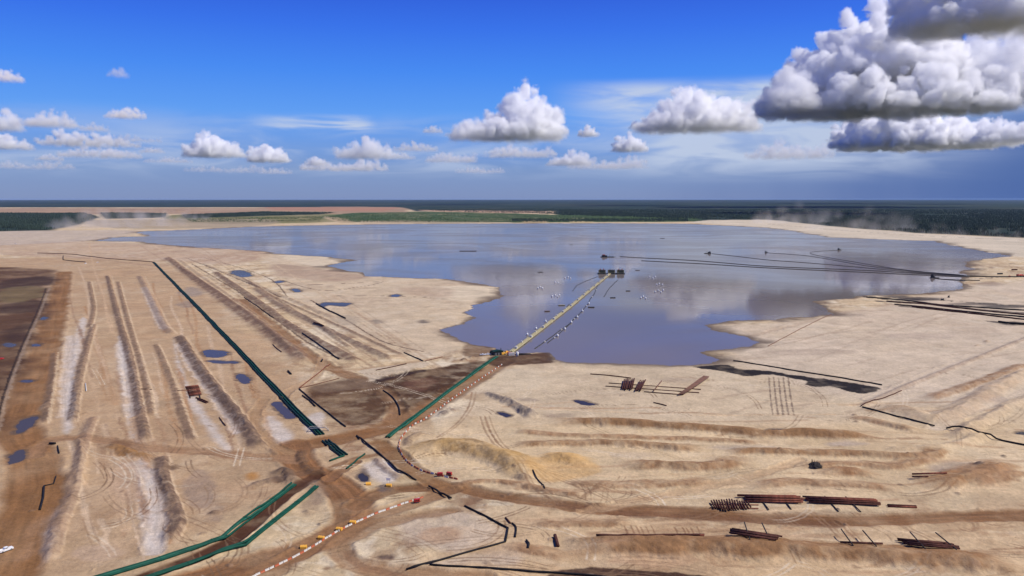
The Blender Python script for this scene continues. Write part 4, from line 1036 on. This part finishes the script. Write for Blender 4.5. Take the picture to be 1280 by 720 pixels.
# barge island at the end of the floating pipeline
for i, (px, lb, top) in enumerate(((752.4, 'westernmost black pump barge at the end of the floating pipeline', 'orange'), (764, 'middle black pump barge that meets the floating pipeline', 'offwhite'), (775.4, 'easternmost black pump barge of the three', 'orange'))):
    x, y = wl(px, 342.3); b = empty('pump_barge', (x, y, LZ))
    deck(b, 17.5, 13)
    MB().box(-6.5, 6.5, -3.5, 4, 1.4, 7.4).build('cabin', 'olive', b)
    MB().box(-6.9, 6.9, -3.9, 4.4, 7.4, 7.7).build('roof', 'timber', b)
    for s in (-3.2, 0, 3.2): MB().box(s - .9, s + .9, -1, 1, 7.7, 10.4, .8, .8).build('stack', top if s else 'offwhite', b)
    for s in (-6.6, 6.6): MB().tube([(s, -5, 1.4), (s, -5, 9)], .32, 8).build('mast', 'beige', b)
    for s in (-6, 6): MB().box(s - 1, s + 1, -6, -4, 1.4, 4.2).build('winch', 'beige', b)
    MB().tube([(-7.4, -5.8, 2.6), (7.4, -5.8, 2.6)], .09, 6).build('railing', 'offwhite', b)
    tag(b, lb, 'barge', 'pump barges')
def dredge(px, py, L, label, rz=0.0, tower=True, cab='offwhite', name='dredge'):
    x, y = wl(px, py); b = empty(name, (x, y, LZ), rz)
    deck(b, L, L * .32)
    MB().box(-L * .4, -L * .02, -L * .11, L * .11, 1.4, 4.6).build('cabin', 'hull', b)
    MB().box(-L * .36, -L * .18, -L * .09, L * .09, 4.6, 6.8).build('wheelhouse', cab, b)
    MB().box(-L * .365, -L * .175, -L * .092, L * .092, 5.4, 6.2).build('window_band', 'glass', b)
    MB().tube([(L * .1, 0, 1.4), (L * .62, 0, .3)], .5, 8).build('ladder', 'hull', b)
    if tower:
        MB().tube([(L * .14, -1.5, 1.4), (L * .22, 0, 7.5), (L * .14, 1.5, 1.4)], .3, 6).build('gantry', 'beige', b)
        MB().tube([(L * .22, 0, 7.4), (L * .6, 0, .6)], .1, 6).build('cable', 'steel', b)
    tag(b, label, 'dredge')
dredge(759, 321.4, 34, 'big dredge with an orange wheelhouse beyond the pump barges', .1, True, 'orange')
dredge(885, 317, 18, 'small dark dredge with a white wheelhouse out on the lake', math.pi + .15, True)
dredge(958, 316, 9, 'tiny dark work boat between the small dredge and the eastern boat', .2, False, 'offwhite', 'work_boat')
dredge(1049, 312.6, 11, 'dark work boat with a mast where a floating hose doubles back', .1, True, 'offwhite', 'work_boat')
dredge(1168, 347.6, 16, 'dark shore pontoon moored by the eastern landing', .05, False, 'hull', 'pontoon')
def raft(px, py, L, W, label, m='hull', rz=0.0):
    x, y = wl(px, py); b = empty('raft', (x, y, LZ), rz)
    for s in (-W * .33, W * .33): MB().tube([(-L / 2, s, .25), (L / 2, s, .25)], .5, 8).build('pontoon', 'hull', b)
    MB().box(-L / 2, L / 2, -W / 2, W / 2, .75, 1.1).build('deck', m, b)
    tag(b, label, 'raft')
raft(585, 314, 48, 14, 'long low dark raft drifting alone on the western part of the lake', 'timber')
raft(702, 382, 9, 4, 'pale beige raft touching the west side of the floating pipeline', 'beige', .1)
raft(684, 389.5, 7, 3, 'small beige raft near the cloud reflection', 'brown', .2)
raft(739, 384.5, 9, 2.6, 'dark raft east of the floating pipeline, closest to the hose', 'hull', -.1)
raft(766, 372.5, 8, 2.2, 'dark raft below the barges, middle of three', 'hull', .1)
raft(785, 364, 7, 2, 'dark raft furthest east below the barges', 'hull', .1)
raft(675.5, 340.5, 10, 3, 'dark raft alone above the white cloud reflection', 'hull', .1)
raft(828, 298, 16, 7, 'faint low raft far out on the lake', 'steel', .05)
raft(797, 338, 9, 3, 'dim low raft east of the barges', 'steel', .3)
raft(714, 306, 10, 3, 'dim low raft far north of the barges', 'steel', .3)
def buoy(m):
    b = empty('buoy')
    n = 12
    MB().tube([(0, 0, -.4), (0, 0, -.1), (0, 0, 1.5), (0, 0, 2.4), (0, 0, 2.7)], [.5, 1.15, 1.3, .65, .15], n).build('body', m, b, True)
    MB().tube([(0, 0, 2.6), (0, 0, 3.6)], .1, 6).build('post', 'steel', b); MB().tube([(0, 0, 3.6), (0, 0, 4.0)], [.3, .3], 8).build('top_mark', m, b)
    return b
BU = buoy('white')
near = [(592+0,0)]
for px, py in ((672.5,361),(675,359.5),(678,361),(694,353.5),(698,354.5),(706,348),(710,347),(713,348.5),(690,371),(694,370),(697,371.5),(699,369.5),(812,347),(816,348.5),(819,346.5),(821,356.5),(824,355.5),(828,356.5),(819,365.5),(823,364),(826,366),(829,363.5),(801,373),(804,371.5),(807,373.5)):
    x, y = wl(px, py); put(BU, x, y, LZ, 0, 'white buoy in the loose clusters either side of the floating pipeline', 'white lake buoys', 'buoy')
for px, py in ((670,411.5),(659,419),(682,402.5)):
    x, y = wl(px, py); put(BU, x, y, LZ, 0, 'white buoy riding just west of the floating pipeline root', 'white western buoys', 'buoy')
for px, py in ((697,420.5),(706,412),(714,403.5),(721.5,397),(728,389.5),(736,380)):
    x, y = wl(px, py); put(BU, x, y, LZ, 0, 'white buoy in the row just east of the floating pipeline', 'white eastern row buoys', 'buoy')
# eastern landing gear
for px, py, rz, lb in ((1178,375.5,.2,'dark pump skid among the landing pipes'), (1186,372,.8,'dark pump skid closest to the water among the landing pipes')):
    skid('pump_skid', px, py, rz, 'hull', lb)
def cont(px, py, m, rz, label):
    c = st('shipping_container', px, py, rz); MB().box(-6, 6, -1.25, 1.25, .1, 2.7).build('body', m, c)
    MB().box(6.0, 6.06, -1.1, 1.1, .2, 2.6).build('door', 'steel', c); tag(c, label, 'container')
cont(1250, 343, 'hull', .3, 'dark container on the eastern landing behind the pipe bank')
cont(1268, 338, 'darkrust', .1, 'rusty container upslope of the red tank truck')

# ------------------------------------------------------------------ far woods
def wood(name, polys, n, hmin, hmax, m, label, seed):
    r = np.random.default_rng(seed); pts = []
    for pg, share in polys:
        pg = GP(pg); a, b = pg.min(0), pg.max(0); need = int(n * share); got = 0
        while got < need:
            k = need * 3
            # denser towards the viewer: even in 1/distance
            yy = 1 / r.uniform(1 / b[1], 1 / a[1], k); xx = r.uniform(a[0], b[0], k)
            keep = inside(xx, yy, pg) & (fbm(xx, yy, 260, 3, seed) > -.35)
            q = np.stack([xx[keep], yy[keep]], 1)[: need - got]; pts.append(q); got += len(q)
            if not len(q): break
    p = np.concatenate(pts); k = len(p)
    h = r.uniform(hmin, hmax, k); w = h * r.uniform(.17, .34, k)
    prof = [(1.0, .10), (.62, .5), (.10, 1.0)]; sides = 5
    A = r.uniform(0, 6.28, k)
    V = np.zeros((k, len(prof) * sides, 3))
    for i, (rr_, zz) in enumerate(prof):
        for s in range(sides):
            jit = r.uniform(.7, 1.3, k)
            V[:, i * sides + s, 0] = p[:, 0] + np.cos(A + s * 6.283 / sides) * w * rr_ * jit
            V[:, i * sides + s, 1] = p[:, 1] + np.sin(A + s * 6.283 / sides) * w * rr_ * jit
            V[:, i * sides + s, 2] = h * zz
    nv = len(prof) * sides
    q = []
    for i in range(len(prof) - 1):
        for s in range(sides): q.append((i * sides + s, i * sides + (s + 1) % sides, (i + 1) * sides + (s + 1) % sides, (i + 1) * sides + s))
    q = (np.arange(k)[:, None, None] * nv + np.array(q)[None]).reshape(-1, 4)
    me = bpy.data.meshes.new(name); me.vertices.add(k * nv); me.vertices.foreach_set('co', V.astype(np.float32).ravel())
    me.loops.add(len(q) * 4); me.polygons.add(len(q)); me.loops.foreach_set('vertex_index', q.ravel().astype(np.int32)); me.polygons.foreach_set('loop_start', np.arange(0, len(q) * 4, 4, dtype=np.int32)); me.update(calc_edges=True)
    me.materials.append(m); o = bpy.data.objects.new(name, me); COL.objects.link(o)
    tag(o, label, 'forest', None, 'stuff')
SPR = mat('spruce_needles', (.030, .047, .034), .9, 0, .45, .01, .1); BIR = mat('green_brush_leaves', (.060, .090, .038), .9, 0, .5, .006, .1)
wood('spruce_forest', [([(-150,266.5),(105,266.5),(123,272),(98,280.5),(58,287.5),(-150,293)], 1.0)], 11000, 8, 16, SPR, 'dark spruce forest beyond the western beach', 1)
wood('spruce_forest', [([(700,262),(1500,262),(1500,304),(1280,297),(1160,291.5),(1060,284.2),(960,274),(870,274),(700,269)], 1.0)], 42000, 8, 16, SPR, 'wide dark forest behind the pale eastern shore', 2)
wood('spruce_forest', [([(125,266),(208,267),(206,271.5),(132,273.5)], .35), ([(228,269),(330,265),(418,266),(400,268),(330,270),(232,272.5)], .65)], 5000, 8, 15, SPR, 'patchy strips of dark forest beyond the far western shore', 3)
wood('spruce_forest', [([(520,262),(700,261),(870,270.5),(868,273),(700,268),(560,264.5)], .7), ([(640,274),(860,274),(860,277),(640,277)], .3)], 6000, 7, 13, SPR, 'dark trees standing among the green brush of the far shore', 6)
wood('green_brush', [([(405,271),(440,267),(560,265),(700,269.5),(868,272),(878,276.5),(640,278),(470,277.6),(425,277)], .8), ([(230,273),(405,270.5),(400,277),(240,277.6)], .2)], 12000, 3, 8, BIR, 'green brush and young trees along the far shore', 4)

# ------------------------------------------------------------------ clouds, dust and haze
def vol_mat(name, color, dens, aniso=0.0):
    m = bpy.data.materials.new(name); m.use_nodes = True; n = m.node_tree; n.nodes.clear()
    o = n.nodes.new('ShaderNodeOutputMaterial'); p = n.nodes.new('ShaderNodeVolumePrincipled')
    p.inputs['Color'].default_value = (*color, 1); p.inputs['Anisotropy'].default_value = aniso; p.inputs['Density'].default_value = dens
    n.links.new(p.outputs[0], o.inputs['Volume']); return m
def gn_volume(lo_, hi_, res, amp, scale, soft, seed, M_, flat=True, rough=.62, xs=1.0, thin=1.0):
    g = bpy.data.node_groups.new('puff_volume', 'GeometryNodeTree')
    g.interface.new_socket('Geometry', in_out='INPUT', socket_type='NodeSocketGeometry'); g.interface.new_socket('Geometry', in_out='OUTPUT', socket_type='NodeSocketGeometry')
    N = g.nodes.new; K = g.links.new
    i = N('NodeGroupInput'); o = N('NodeGroupOutput')
    pr = N('GeometryNodeProximity'); pr.target_element = 'POINTS'; K(i.outputs[0], pr.inputs[0])
    sn = N('GeometryNodeSampleNearest'); K(i.outputs[0], sn.inputs[0])
    ra = N('GeometryNodeInputNamedAttribute'); ra.data_type = 'FLOAT'; ra.inputs[0].default_value = 'radius'
    si = N('GeometryNodeSampleIndex'); K(i.outputs[0], si.inputs[0]); K(ra.outputs[0], si.inputs[1]); K(sn.outputs[0], si.inputs['Index'])
    pos = N('GeometryNodeInputPosition')
    def mth(op, a, b=None, c=None):
        m = N('ShaderNodeMath'); m.operation = op
        for k, v in enumerate((a, b, c)):
            if v is None: continue
            if isinstance(v, (int, float)): m.inputs[k].default_value = v
            else: K(v, m.inputs[k])
        return m.outputs[0]
    def nz(sc, w, det, rg):
        vm = N('ShaderNodeVectorMath'); vm.operation = 'MULTIPLY'; vm.inputs[1].default_value = (xs, 1, 1); K(pos.outputs[0], vm.inputs[0])
        z = N('ShaderNodeTexNoise'); z.noise_dimensions = '4D'; z.inputs['W'].default_value = w; z.inputs['Scale'].default_value = 1 / sc; z.inputs['Detail'].default_value = det; z.inputs['Roughness'].default_value = rg
        K(vm.outputs[0], z.inputs['Vector']); return z.outputs['Fac']
    s = mth('SUBTRACT', si.outputs[0], pr.outputs['Distance'])
    n1 = nz(scale, seed * 1.7, 6, rough)
    n2 = mth('MULTIPLY_ADD', n1, 2 * amp, -amp)
    if flat:
        vo = N('ShaderNodeTexVoronoi'); vo.inputs['Scale'].default_value = 1 / (scale * .75); vo.inputs['Detail'].default_value = 2.0; vo.inputs['Roughness'].default_value = .55
        wv = N('ShaderNodeVectorMath'); wv.operation = 'MULTIPLY_ADD'; cx_ = N('ShaderNodeCombineXYZ'); K(n1, cx_.inputs[0]); K(n1, cx_.inputs[2]); K(cx_.outputs[0], wv.inputs[0]); wv.inputs[1].default_value = (scale * .9,) * 3; K(pos.outputs[0], wv.inputs[2]); K(wv.outputs[0], vo.inputs['Vector'])
        s = mth('ADD', s, mth('MULTIPLY_ADD', vo.outputs['Distance'], -amp * .55, amp * .5))
    s = mth('DIVIDE', mth('ADD', s, n2), soft)
    if flat:
        sx = N('ShaderNodeSeparateXYZ'); K(pos.outputs[0], sx.inputs[0])
        b = mth('DIVIDE', mth('ADD', sx.outputs[2], mth('MULTIPLY', n2, .8)), soft * 2.5)
        s = mth('MINIMUM', s, b)
    s = mth('MAXIMUM', mth('MINIMUM', s, 1.0), 0.0)
    if flat: s = mth('POWER', s, 1.4)
    if thin != 1.0: s = mth('MULTIPLY', mth('POWER', s, 1.5), thin)
    vc = N('GeometryNodeVolumeCube'); K(s, vc.inputs['Density']); vc.inputs['Min'].default_value = lo_; vc.inputs['Max'].default_value = hi_
    for k, r in zip('XYZ', res): vc.inputs['Resolution ' + k].default_value = max(6, int(r))
    sm = N('GeometryNodeSetMaterial'); K(vc.outputs[0], sm.inputs[0]); sm.inputs['Material'].default_value = M_
    K(sm.outputs[0], o.inputs[0]); return g
def points_obj(name, pts, rad, loc):
    me = bpy.data.meshes.new(name); me.from_pydata(pts, [], []); at = me.attributes.new('radius', 'FLOAT', 'POINT'); at.data.foreach_set('value', rad)
    o = bpy.data.objects.new(name, me); COL.objects.link(o); o.location = loc; return o
CM = {}
def cloud(cx, w, top, base, alt=1500, seed=1, prof=None, flatten=1.0, dens=1.0, tiers=1, depth=.7, ns=1.0):
    """cumulus between pixel columns cx-w/2..cx+w/2; its base lies at the altitude that gives the distance"""
    x = (cx - 640) / F; y = (360 - base) / F
    v = Vector((x, cP + y * sP, -sP + y * cP)); v /= math.hypot(v.x, v.y)
    dist = (alt - H) / v.z; k = dist / F
    c = Vector((0, 0, H)) + v * dist
    W, T = w * k, (base - top) * k; D = max(W * depth, T)
    r = random.Random(seed * 31 + 5); pts, rad = [], []
    hgt = prof or [.5, .75, 1, .8, .55]
    big = w > 130
    n = int((300 if big else 60) + 60 * min(3, W / max(T, 1)) * tiers)
    for _ in range(n):
        u = r.uniform(-1, 1); a = r.uniform(-1, 1)
        e = max(0, 1 - u * u * .9) ** .5
        f = (u + 1) / 2 * (len(hgt) - 1); fi = min(int(f), len(hgt) - 2); hh = hgt[fi] + (hgt[fi + 1] - hgt[fi]) * (f - fi)
        hh *= max(0, 1 - (a * .95) ** 2) ** .5 * (.8 + .35 * math.sin(u * 9 + seed) * math.cos(a * 7 + seed * 2))
        rr_ = min(T * (r.uniform(.07, .19) if big else r.uniform(.11, .24)), W * .22)
        z = hh * T * r.random() ** .45
        pts.append((u * W * .44, a * D * .45 * e, max(z - rr_ * .6, rr_ * .35))); rad.append(rr_ * (.75 + .5 * e))
    o = points_obj('cloud', pts, rad, c)
    o.rotation_euler = (0, 0, math.atan2(v.y, v.x) - math.pi / 2)
    lo_ = (-W * .62, -D * .62, -T * .12); hi_ = (W * .62, D * .62, T * 1.25)
    vox = max(T / 130, k * .8, (hi_[0] - lo_[0]) / 400)
    res = [(h - l) / vox for l, h in zip(lo_, hi_)]; res[1] = min(res[1] * .6, 100)
    key = round(dens * 10)
    dn = 13.0 / max(T, 250) * dens
    m = vol_mat('cloud_vapour', (1, 1, 1), dn, 0.0)
    md = o.modifiers.new('vapour', 'NODES'); md.node_group = gn_volume(lo_, hi_, res, T * .22 * ns ** .5, T * .34 * ns, max(T * (.05 if w > 180 else .09), k * (1.6 if w > 115 else 2.6)), seed, m, True, .68)
    tag(o, kind='stuff'); o['category'] = 'cloud'
    return o
CL = [ # centre x, width, top y, base y, base altitude, profile, density
 (635,150,113,177,1500,[.35,.45,.55,.95,1,.7],1.2,'white heaped cloud standing over the middle of the lake'),
 (868,158,106,166,1500,[.3,.5,1,.8,.7,.6],1.2,'white heaped cloud with one tall peak left of the huge cloud'),
 (1100,285,74,145,1500,[.5,.8,.9,1,.9,.6],1.2,'wide dark-based lower tier of the huge towering cloud'),
 (1085,190,12,97,2150,[.35,.5,.8,.95,.8,.6],1.5,'tall bright heap on top of the dark-based tier'),
 (1190,140,48,122,1950,[.5,.8,1,.6],1.3,'bright bulging shoulder on the right of the huge cloud'),
 (985,70,86,140,1500,[.4,.9,1,.6],1.0,'ragged bright edge on the left of the huge cloud'),
 (1228,190,-50,41,1700,[.6,1,1,.8],1.3,'grey cloud at the upper corner of the sky'),
 (1150,200,134,187,1500,[.7,.9,1,.6,.4],1.6,'dark flat cloud with a white crest under the huge cloud'),
 (1265,150,45,135,1600,[.6,.9,1,.9],.8,'bright cloud behind the huge one at the frame edge'),
 (1265,90,150,180,1500,[.5,1,.7],1.2,'pale low cloud at the frame edge under the bright one'),
 (787,46,167,191,1500,[.6,1,.6],1.0,'small white puff below the two heaped clouds'),
 (735,26,156,172,1500,None,1.0,'tiny white puff between the two heaped clouds'),
 (712,60,186,208,1500,[.4,.6,1,.5],.6,'ragged low cloud under the middle heaped cloud'),
 (268,70,168,198,1500,[.6,1,.8,.5],1.0,'white lumpy cloud on the western sky'),
 (335,52,179,204,1500,[.7,1,.6],1.0,'smaller white lumpy cloud next to the western lumpy one'),
 (455,74,166,200,1500,[.4,.6,.8,1,.5],.5,'broken grey cloud west of the middle'),
 (500,40,188,200,1500,[.5,1,.6],.4,'small ragged cloud above the long low ones'),
 (345,44,208,218,1500,[.5,1,.7],.35,'tiny pale cloud low over the far western clearing'),
 (600,70,206,217,1500,[.5,1,.5,.8],.35,'tiny ragged cloud low under the middle of the sky'),
 (170,60,168,178,1500,[.5,1,.5,.8],.35,'thin torn cloud above the western lumpy cloud'),
 (395,30,194,208,1500,None,.7,'small broken cloud low in the western sky'),
 (157,46,135,149,1500,[.4,1,.8],.7,'small flat cloud by itself in the blue west'),
 (148,22,83,98,1500,[.5,1,.5],.3,'faint scrap of cloud high in the west'),
 (8,36,88,103,1500,[.8,1,.5],.7,'small grey cloud at the western frame edge'),
 (60,64,139,160,1500,[.4,.7,1,.4],.45,'hazy flat cloud near the western frame edge'),
 (112,112,165,184,1500,[.6,1,.8,.9,.5],.6,'long flat cloud low in the west'),
 (10,50,170,188,1500,[.8,1,.6],.7,'low pale cloud at the western frame edge'),
 (5,36,137,166,1500,[.8,1,.6],.5,'hazy double cloud at the western frame edge'),
 (62,30,192,201,1500,None,.7,'tiny cloud close above the western horizon'),
 (125,94,183,198,1500,[.5,1,.8,.6],.55,'flat cloud low over the western forest'),
 (118,34,154,165,1500,None,.4,'faint thin cloud above the long flat one'),
 (190,30,183,192,1500,None,.5,'tiny flat cloud beside the western lumpy one'),
 (541,26,156,167,1500,None,.7,'tiny bright cloud just left of the middle heaped cloud'),
 (565,70,186,204,1500,[.5,1,.6,.8],.35,'thin broken cloud low under the middle heaped cloud'),
 (210,60,195,204,1500,None,.4,'thin streak of cloud low in the west'),
 (430,120,196,214,1500,[.5,.8,.4,1,.6],.35,'long ragged cloud low over the western lake shore'),
 (760,110,192,212,1500,[.5,.8,.4,1,.6],.35,'long ragged cloud low right of the middle'),
 (520,60,176,190,1500,[.5,1,.6],.35,'ragged scrap of cloud left of the middle heaped cloud'),
 (40,90,199,212,1500,[.5,.8,.4,1,.6],.3,'pale ragged cloud close above the western horizon'),
 (285,110,204,216,1500,[.5,.8,.4,1,.6],.3,'pale ragged cloud just over the western far shore'),
 (985,110,176,200,1500,[.6,1,.7,.8],.25,'grey torn cloud in the rain haze'),
 (650,100,178,198,1700,[.5,1,.6,.8],.35,'thin grey cloud under the base of the middle heaped cloud'),
]
for i, (cx, w, tp, bs, alt, pf, dn, lb) in enumerate(CL):
    o = cloud(cx, w, tp, bs, alt, i + 1, pf, dens=dn * (.6 if w < 125 else 1.0), ns=.8 if w > 130 else 1.0); o['label'] = lb
DM = vol_mat('blown_dust', (.93, .88, .80), .011, .2)
def dust(px, py, w, hgt, label, seed, dens=1.0, lean=.35):
    x, y = G(px, py); d = math.hypot(x, y); k = d / F
    W, T = w * k, hgt * k; r = random.Random(seed); pts, rad = [], []
    for _ in range(60):
        u = r.uniform(-1, 1); z = r.random() ** 2.0
        pts.append((u * W * .5 + z * T * lean, r.uniform(-1, 1) * W * .3, z * T * (1 - .4 * abs(u)))); rad.append(T * r.uniform(.3, .55) * (1 - .45 * z))
    o = points_obj('dust', pts, rad, (x, y, 0)); o.rotation_euler = (0, 0, -math.atan2(x, y))
    lo_ = (-W * .6, -W * .4, -2); hi_ = (W * .6 + T * lean, W * .4, T * 1.2); vox = max(T / 40, (hi_[0] - lo_[0]) / 160)
    md = o.modifiers.new('vapour', 'NODES'); md.node_group = gn_volume(lo_, hi_, [(h - l) / vox for l, h in zip(lo_, hi_)], T * .34, T * 1.5, T * .8, seed, DM, False, .6, .45, dens)
    tag(o, label, 'dust', None, 'stuff')
dust(990, 279.5, 90, 24, 'pale dust blowing off the start of the eastern beach', 1, .75)
dust(1075, 287.5, 110, 26, 'pale dust blowing off the middle of the eastern beach', 2, .6)
dust(1150, 293, 90, 14, 'thin dust over the forest edge behind the eastern beach', 3, .8)
dust(1250, 299, 90, 14, 'thin dust at the eastern end of the beach', 4, .7)
dust(150, 284, 130, 22, 'pale dust over the western beach beside the forest', 5, 1.0)
dust(215, 275, 80, 14, 'thin dust over the far western clearing', 6, .9)
hz = MB().box(-60000, 60000, -60000, 60000, -6, 158).build('haze', vol_mat('haze_air', (.42, .62, 1.0), .55e-5, 0.0)); tag(hz, kind='stuff')

# ------------------------------------------------------------------ sky and sun
SUN_AZ, SUN_EL = math.radians(96), math.radians(50)
w = bpy.data.worlds.new('World'); S.world = w; w.use_nodes = True
n = w.node_tree; bg = n.nodes['Background']
def node(t): return n.nodes.new(t)
sky = node('ShaderNodeTexSky'); sky.sky_type = 'NISHITA'; sky.sun_disc = False; sky.sun_elevation = SUN_EL; sky.sun_rotation = SUN_AZ; sky.air_density = 1.0; sky.dust_density = .3; sky.ozone_density = 3.0
tc = node('ShaderNodeTexCoord'); sx = node('ShaderNodeSeparateXYZ'); n.links.new(tc.outputs['Generated'], sx.inputs[0])
def wm(op, a, b=None, c=None):
    q = node('ShaderNodeMath'); q.operation = op
    for k, v in enumerate((a, b, c)):
        if v is None: continue
        if isinstance(v, (int, float)): q.inputs[k].default_value = v
        else: n.links.new(v, q.inputs[k])
    return q.outputs[0]
def mr(v, a, b, c, d, interp='SMOOTHSTEP'):
    q = node('ShaderNodeMapRange'); q.interpolation_type = interp
    for k, t in zip(('From Min', 'From Max', 'To Min', 'To Max'), (a, b, c, d)): q.inputs[k].default_value = t
    n.links.new(v, q.inputs['Value']); return q.outputs[0]
SKY_S = .10
ramp = node('ShaderNodeValToRGB'); cr = ramp.color_ramp
stops = [(0, (116,139,190)), (.035, (112,144,202)), (.07, (98,150,230)), (.10, (84,154,246)), (.15, (56,134,246)), (.20, (38,108,238)), (.245, (26,84,220)), (.45, (20,66,180)), (1, (14,46,130))]
while len(cr.elements) < len(stops): cr.elements.new(.5)
for e, (p_, c_) in zip(cr.elements, stops):
    e.position = p_; e.color = (*(lin(c_) / 1.0), 1)
n.links.new(wm('MAXIMUM', sx.outputs['Z'], 0.0), ramp.inputs[0])
sc_ = node('ShaderNodeVectorMath'); sc_.operation = 'SCALE'; sc_.inputs['Scale'].default_value = 1 / SKY_S; n.links.new(ramp.outputs[0], sc_.inputs[0])
mx = node('ShaderNodeMix'); mx.data_type = 'RGBA'; mx.inputs[0].default_value = .88; n.links.new(sky.outputs[0], mx.inputs[6]); n.links.new(sc_.outputs[0], mx.inputs[7])
# rain-darkened air low in the east
az = wm('ARCTAN2', sx.outputs['X'], sx.outputs['Y'])
nzr = node('ShaderNodeTexNoise'); nzr.inputs['Scale'].default_value = 1.0; nzr.inputs['Detail'].default_value = 4
mp = node('ShaderNodeMapping'); mp.inputs['Scale'].default_value = (9, 9, 2.0); n.links.new(tc.outputs['Generated'], mp.inputs[0]); n.links.new(mp.outputs[0], nzr.inputs['Vector'])
azn = wm('MULTIPLY_ADD', nzr.outputs['Fac'], .22, wm('ADD', az, -.11))
rain = wm('MULTIPLY', mr(azn, .10, .62, 0, 1), mr(sx.outputs['Z'], .06, .15, 1, 0))
rain = wm('MULTIPLY', rain, mr(az, 1.4, 2.2, 1, 0))
mx2 = node('ShaderNodeMix'); mx2.data_type = 'RGBA'; n.links.new(wm('MULTIPLY', rain, .9), mx2.inputs[0]); n.links.new(mx.outputs[2], mx2.inputs[6])
mx2.inputs[7].default_value = (*(lin((72, 102, 164)) / SKY_S), 1)
# thin ice-cloud veil
veil_n = node('ShaderNodeTexNoise'); veil_n.inputs['Scale'].default_value = 1; veil_n.inputs['Detail'].default_value = 7; veil_n.inputs['Distortion'].default_value = .6
mp2 = node('ShaderNodeMapping'); mp2.inputs['Scale'].default_value = (7, 7, 46); mp2.inputs['Rotation'].default_value = (0, .10, 0); n.links.new(tc.outputs['Generated'], mp2.inputs[0]); n.links.new(mp2.outputs[0], veil_n.inputs['Vector'])
def band(a0, a1, a2, a3, z0, z1, z2, z3):
    return wm('MULTIPLY', wm('MULTIPLY', mr(az, a0, a1, 0, 1), mr(az, a2, a3, 1, 0)), wm('MULTIPLY', mr(sx.outputs['Z'], z0, z1, 0, 1), mr(sx.outputs['Z'], z2, z3, 1, 0)))
v1 = wm('MULTIPLY', band(.03, .16, .30, .9, .075, .115, .125, .145), mr(veil_n.outputs['Fac'], .30, .62, .25, 1))
v2 = wm('MULTIPLY', band(-.32, -.24, -.19, -.16, .075, .085, .092, .102), mr(veil_n.outputs['Fac'], .42, .62, 0, .9))
v3 = wm('MULTIPLY', band(-1.2, -.6, .3, .6, .015, .045, .06, .11), mr(veil_n.outputs['Fac'], .35, .68, 0, .55))
v4 = wm('MULTIPLY', band(.12, .24, .36, .62, .01, .065, .085, .12), mr(veil_n.outputs['Fac'], .25, .7, .35, .65))
veil = wm('MINIMUM', wm('ADD', wm('ADD', wm('ADD', v1, v2), v3), v4), .85)
mx3 = node('ShaderNodeMix'); mx3.data_type = 'RGBA'; n.links.new(veil, mx3.inputs[0]); n.links.new(mx2.outputs[2], mx3.inputs[6]); mx3.inputs[7].default_value = (*(lin((196, 208, 230)) / SKY_S), 1)
n.links.new(mx3.outputs[2], bg.inputs[0]); bg.inputs[1].default_value = SKY_S

L = bpy.data.lights.new('sun', 'SUN'); L.energy = 4.8; L.angle = math.radians(.5); L.color = (1, .95, .87)
lo = bpy.data.objects.new('sun', L); COL.objects.link(lo)
sd_ = Vector((math.sin(SUN_AZ) * math.cos(SUN_EL), math.cos(SUN_AZ) * math.cos(SUN_EL), math.sin(SUN_EL)))
lo.rotation_euler = (-sd_).to_track_quat('-Z', 'Y').to_euler()

cam = bpy.data.objects.new('camera', bpy.data.cameras.new('camera')); COL.objects.link(cam); S.camera = cam
cam.location = (0, 0, H); cam.rotation_euler = (math.pi / 2 - P, 0, 0)
cam.data.sensor_width = 36; cam.data.lens = 36 * F / 1280; cam.data.clip_start = 1; cam.data.clip_end = 400000

S.render.engine = 'CYCLES'
c = S.cycles
c.use_denoising = True; c.denoiser = 'OPENIMAGEDENOISE'
c.max_bounces = 22; c.diffuse_bounces = 3; c.glossy_bounces = 3; c.volume_bounces = 20; c.transparent_max_bounces = 8
c.volume_step_rate = 2; c.volume_max_steps = 200
S.view_settings.view_transform = 'Standard'; S.view_settings.look = 'None'; S.view_settings.exposure = 0; S.view_settings.gamma = 1
S.view_settings.use_curve_mapping = False
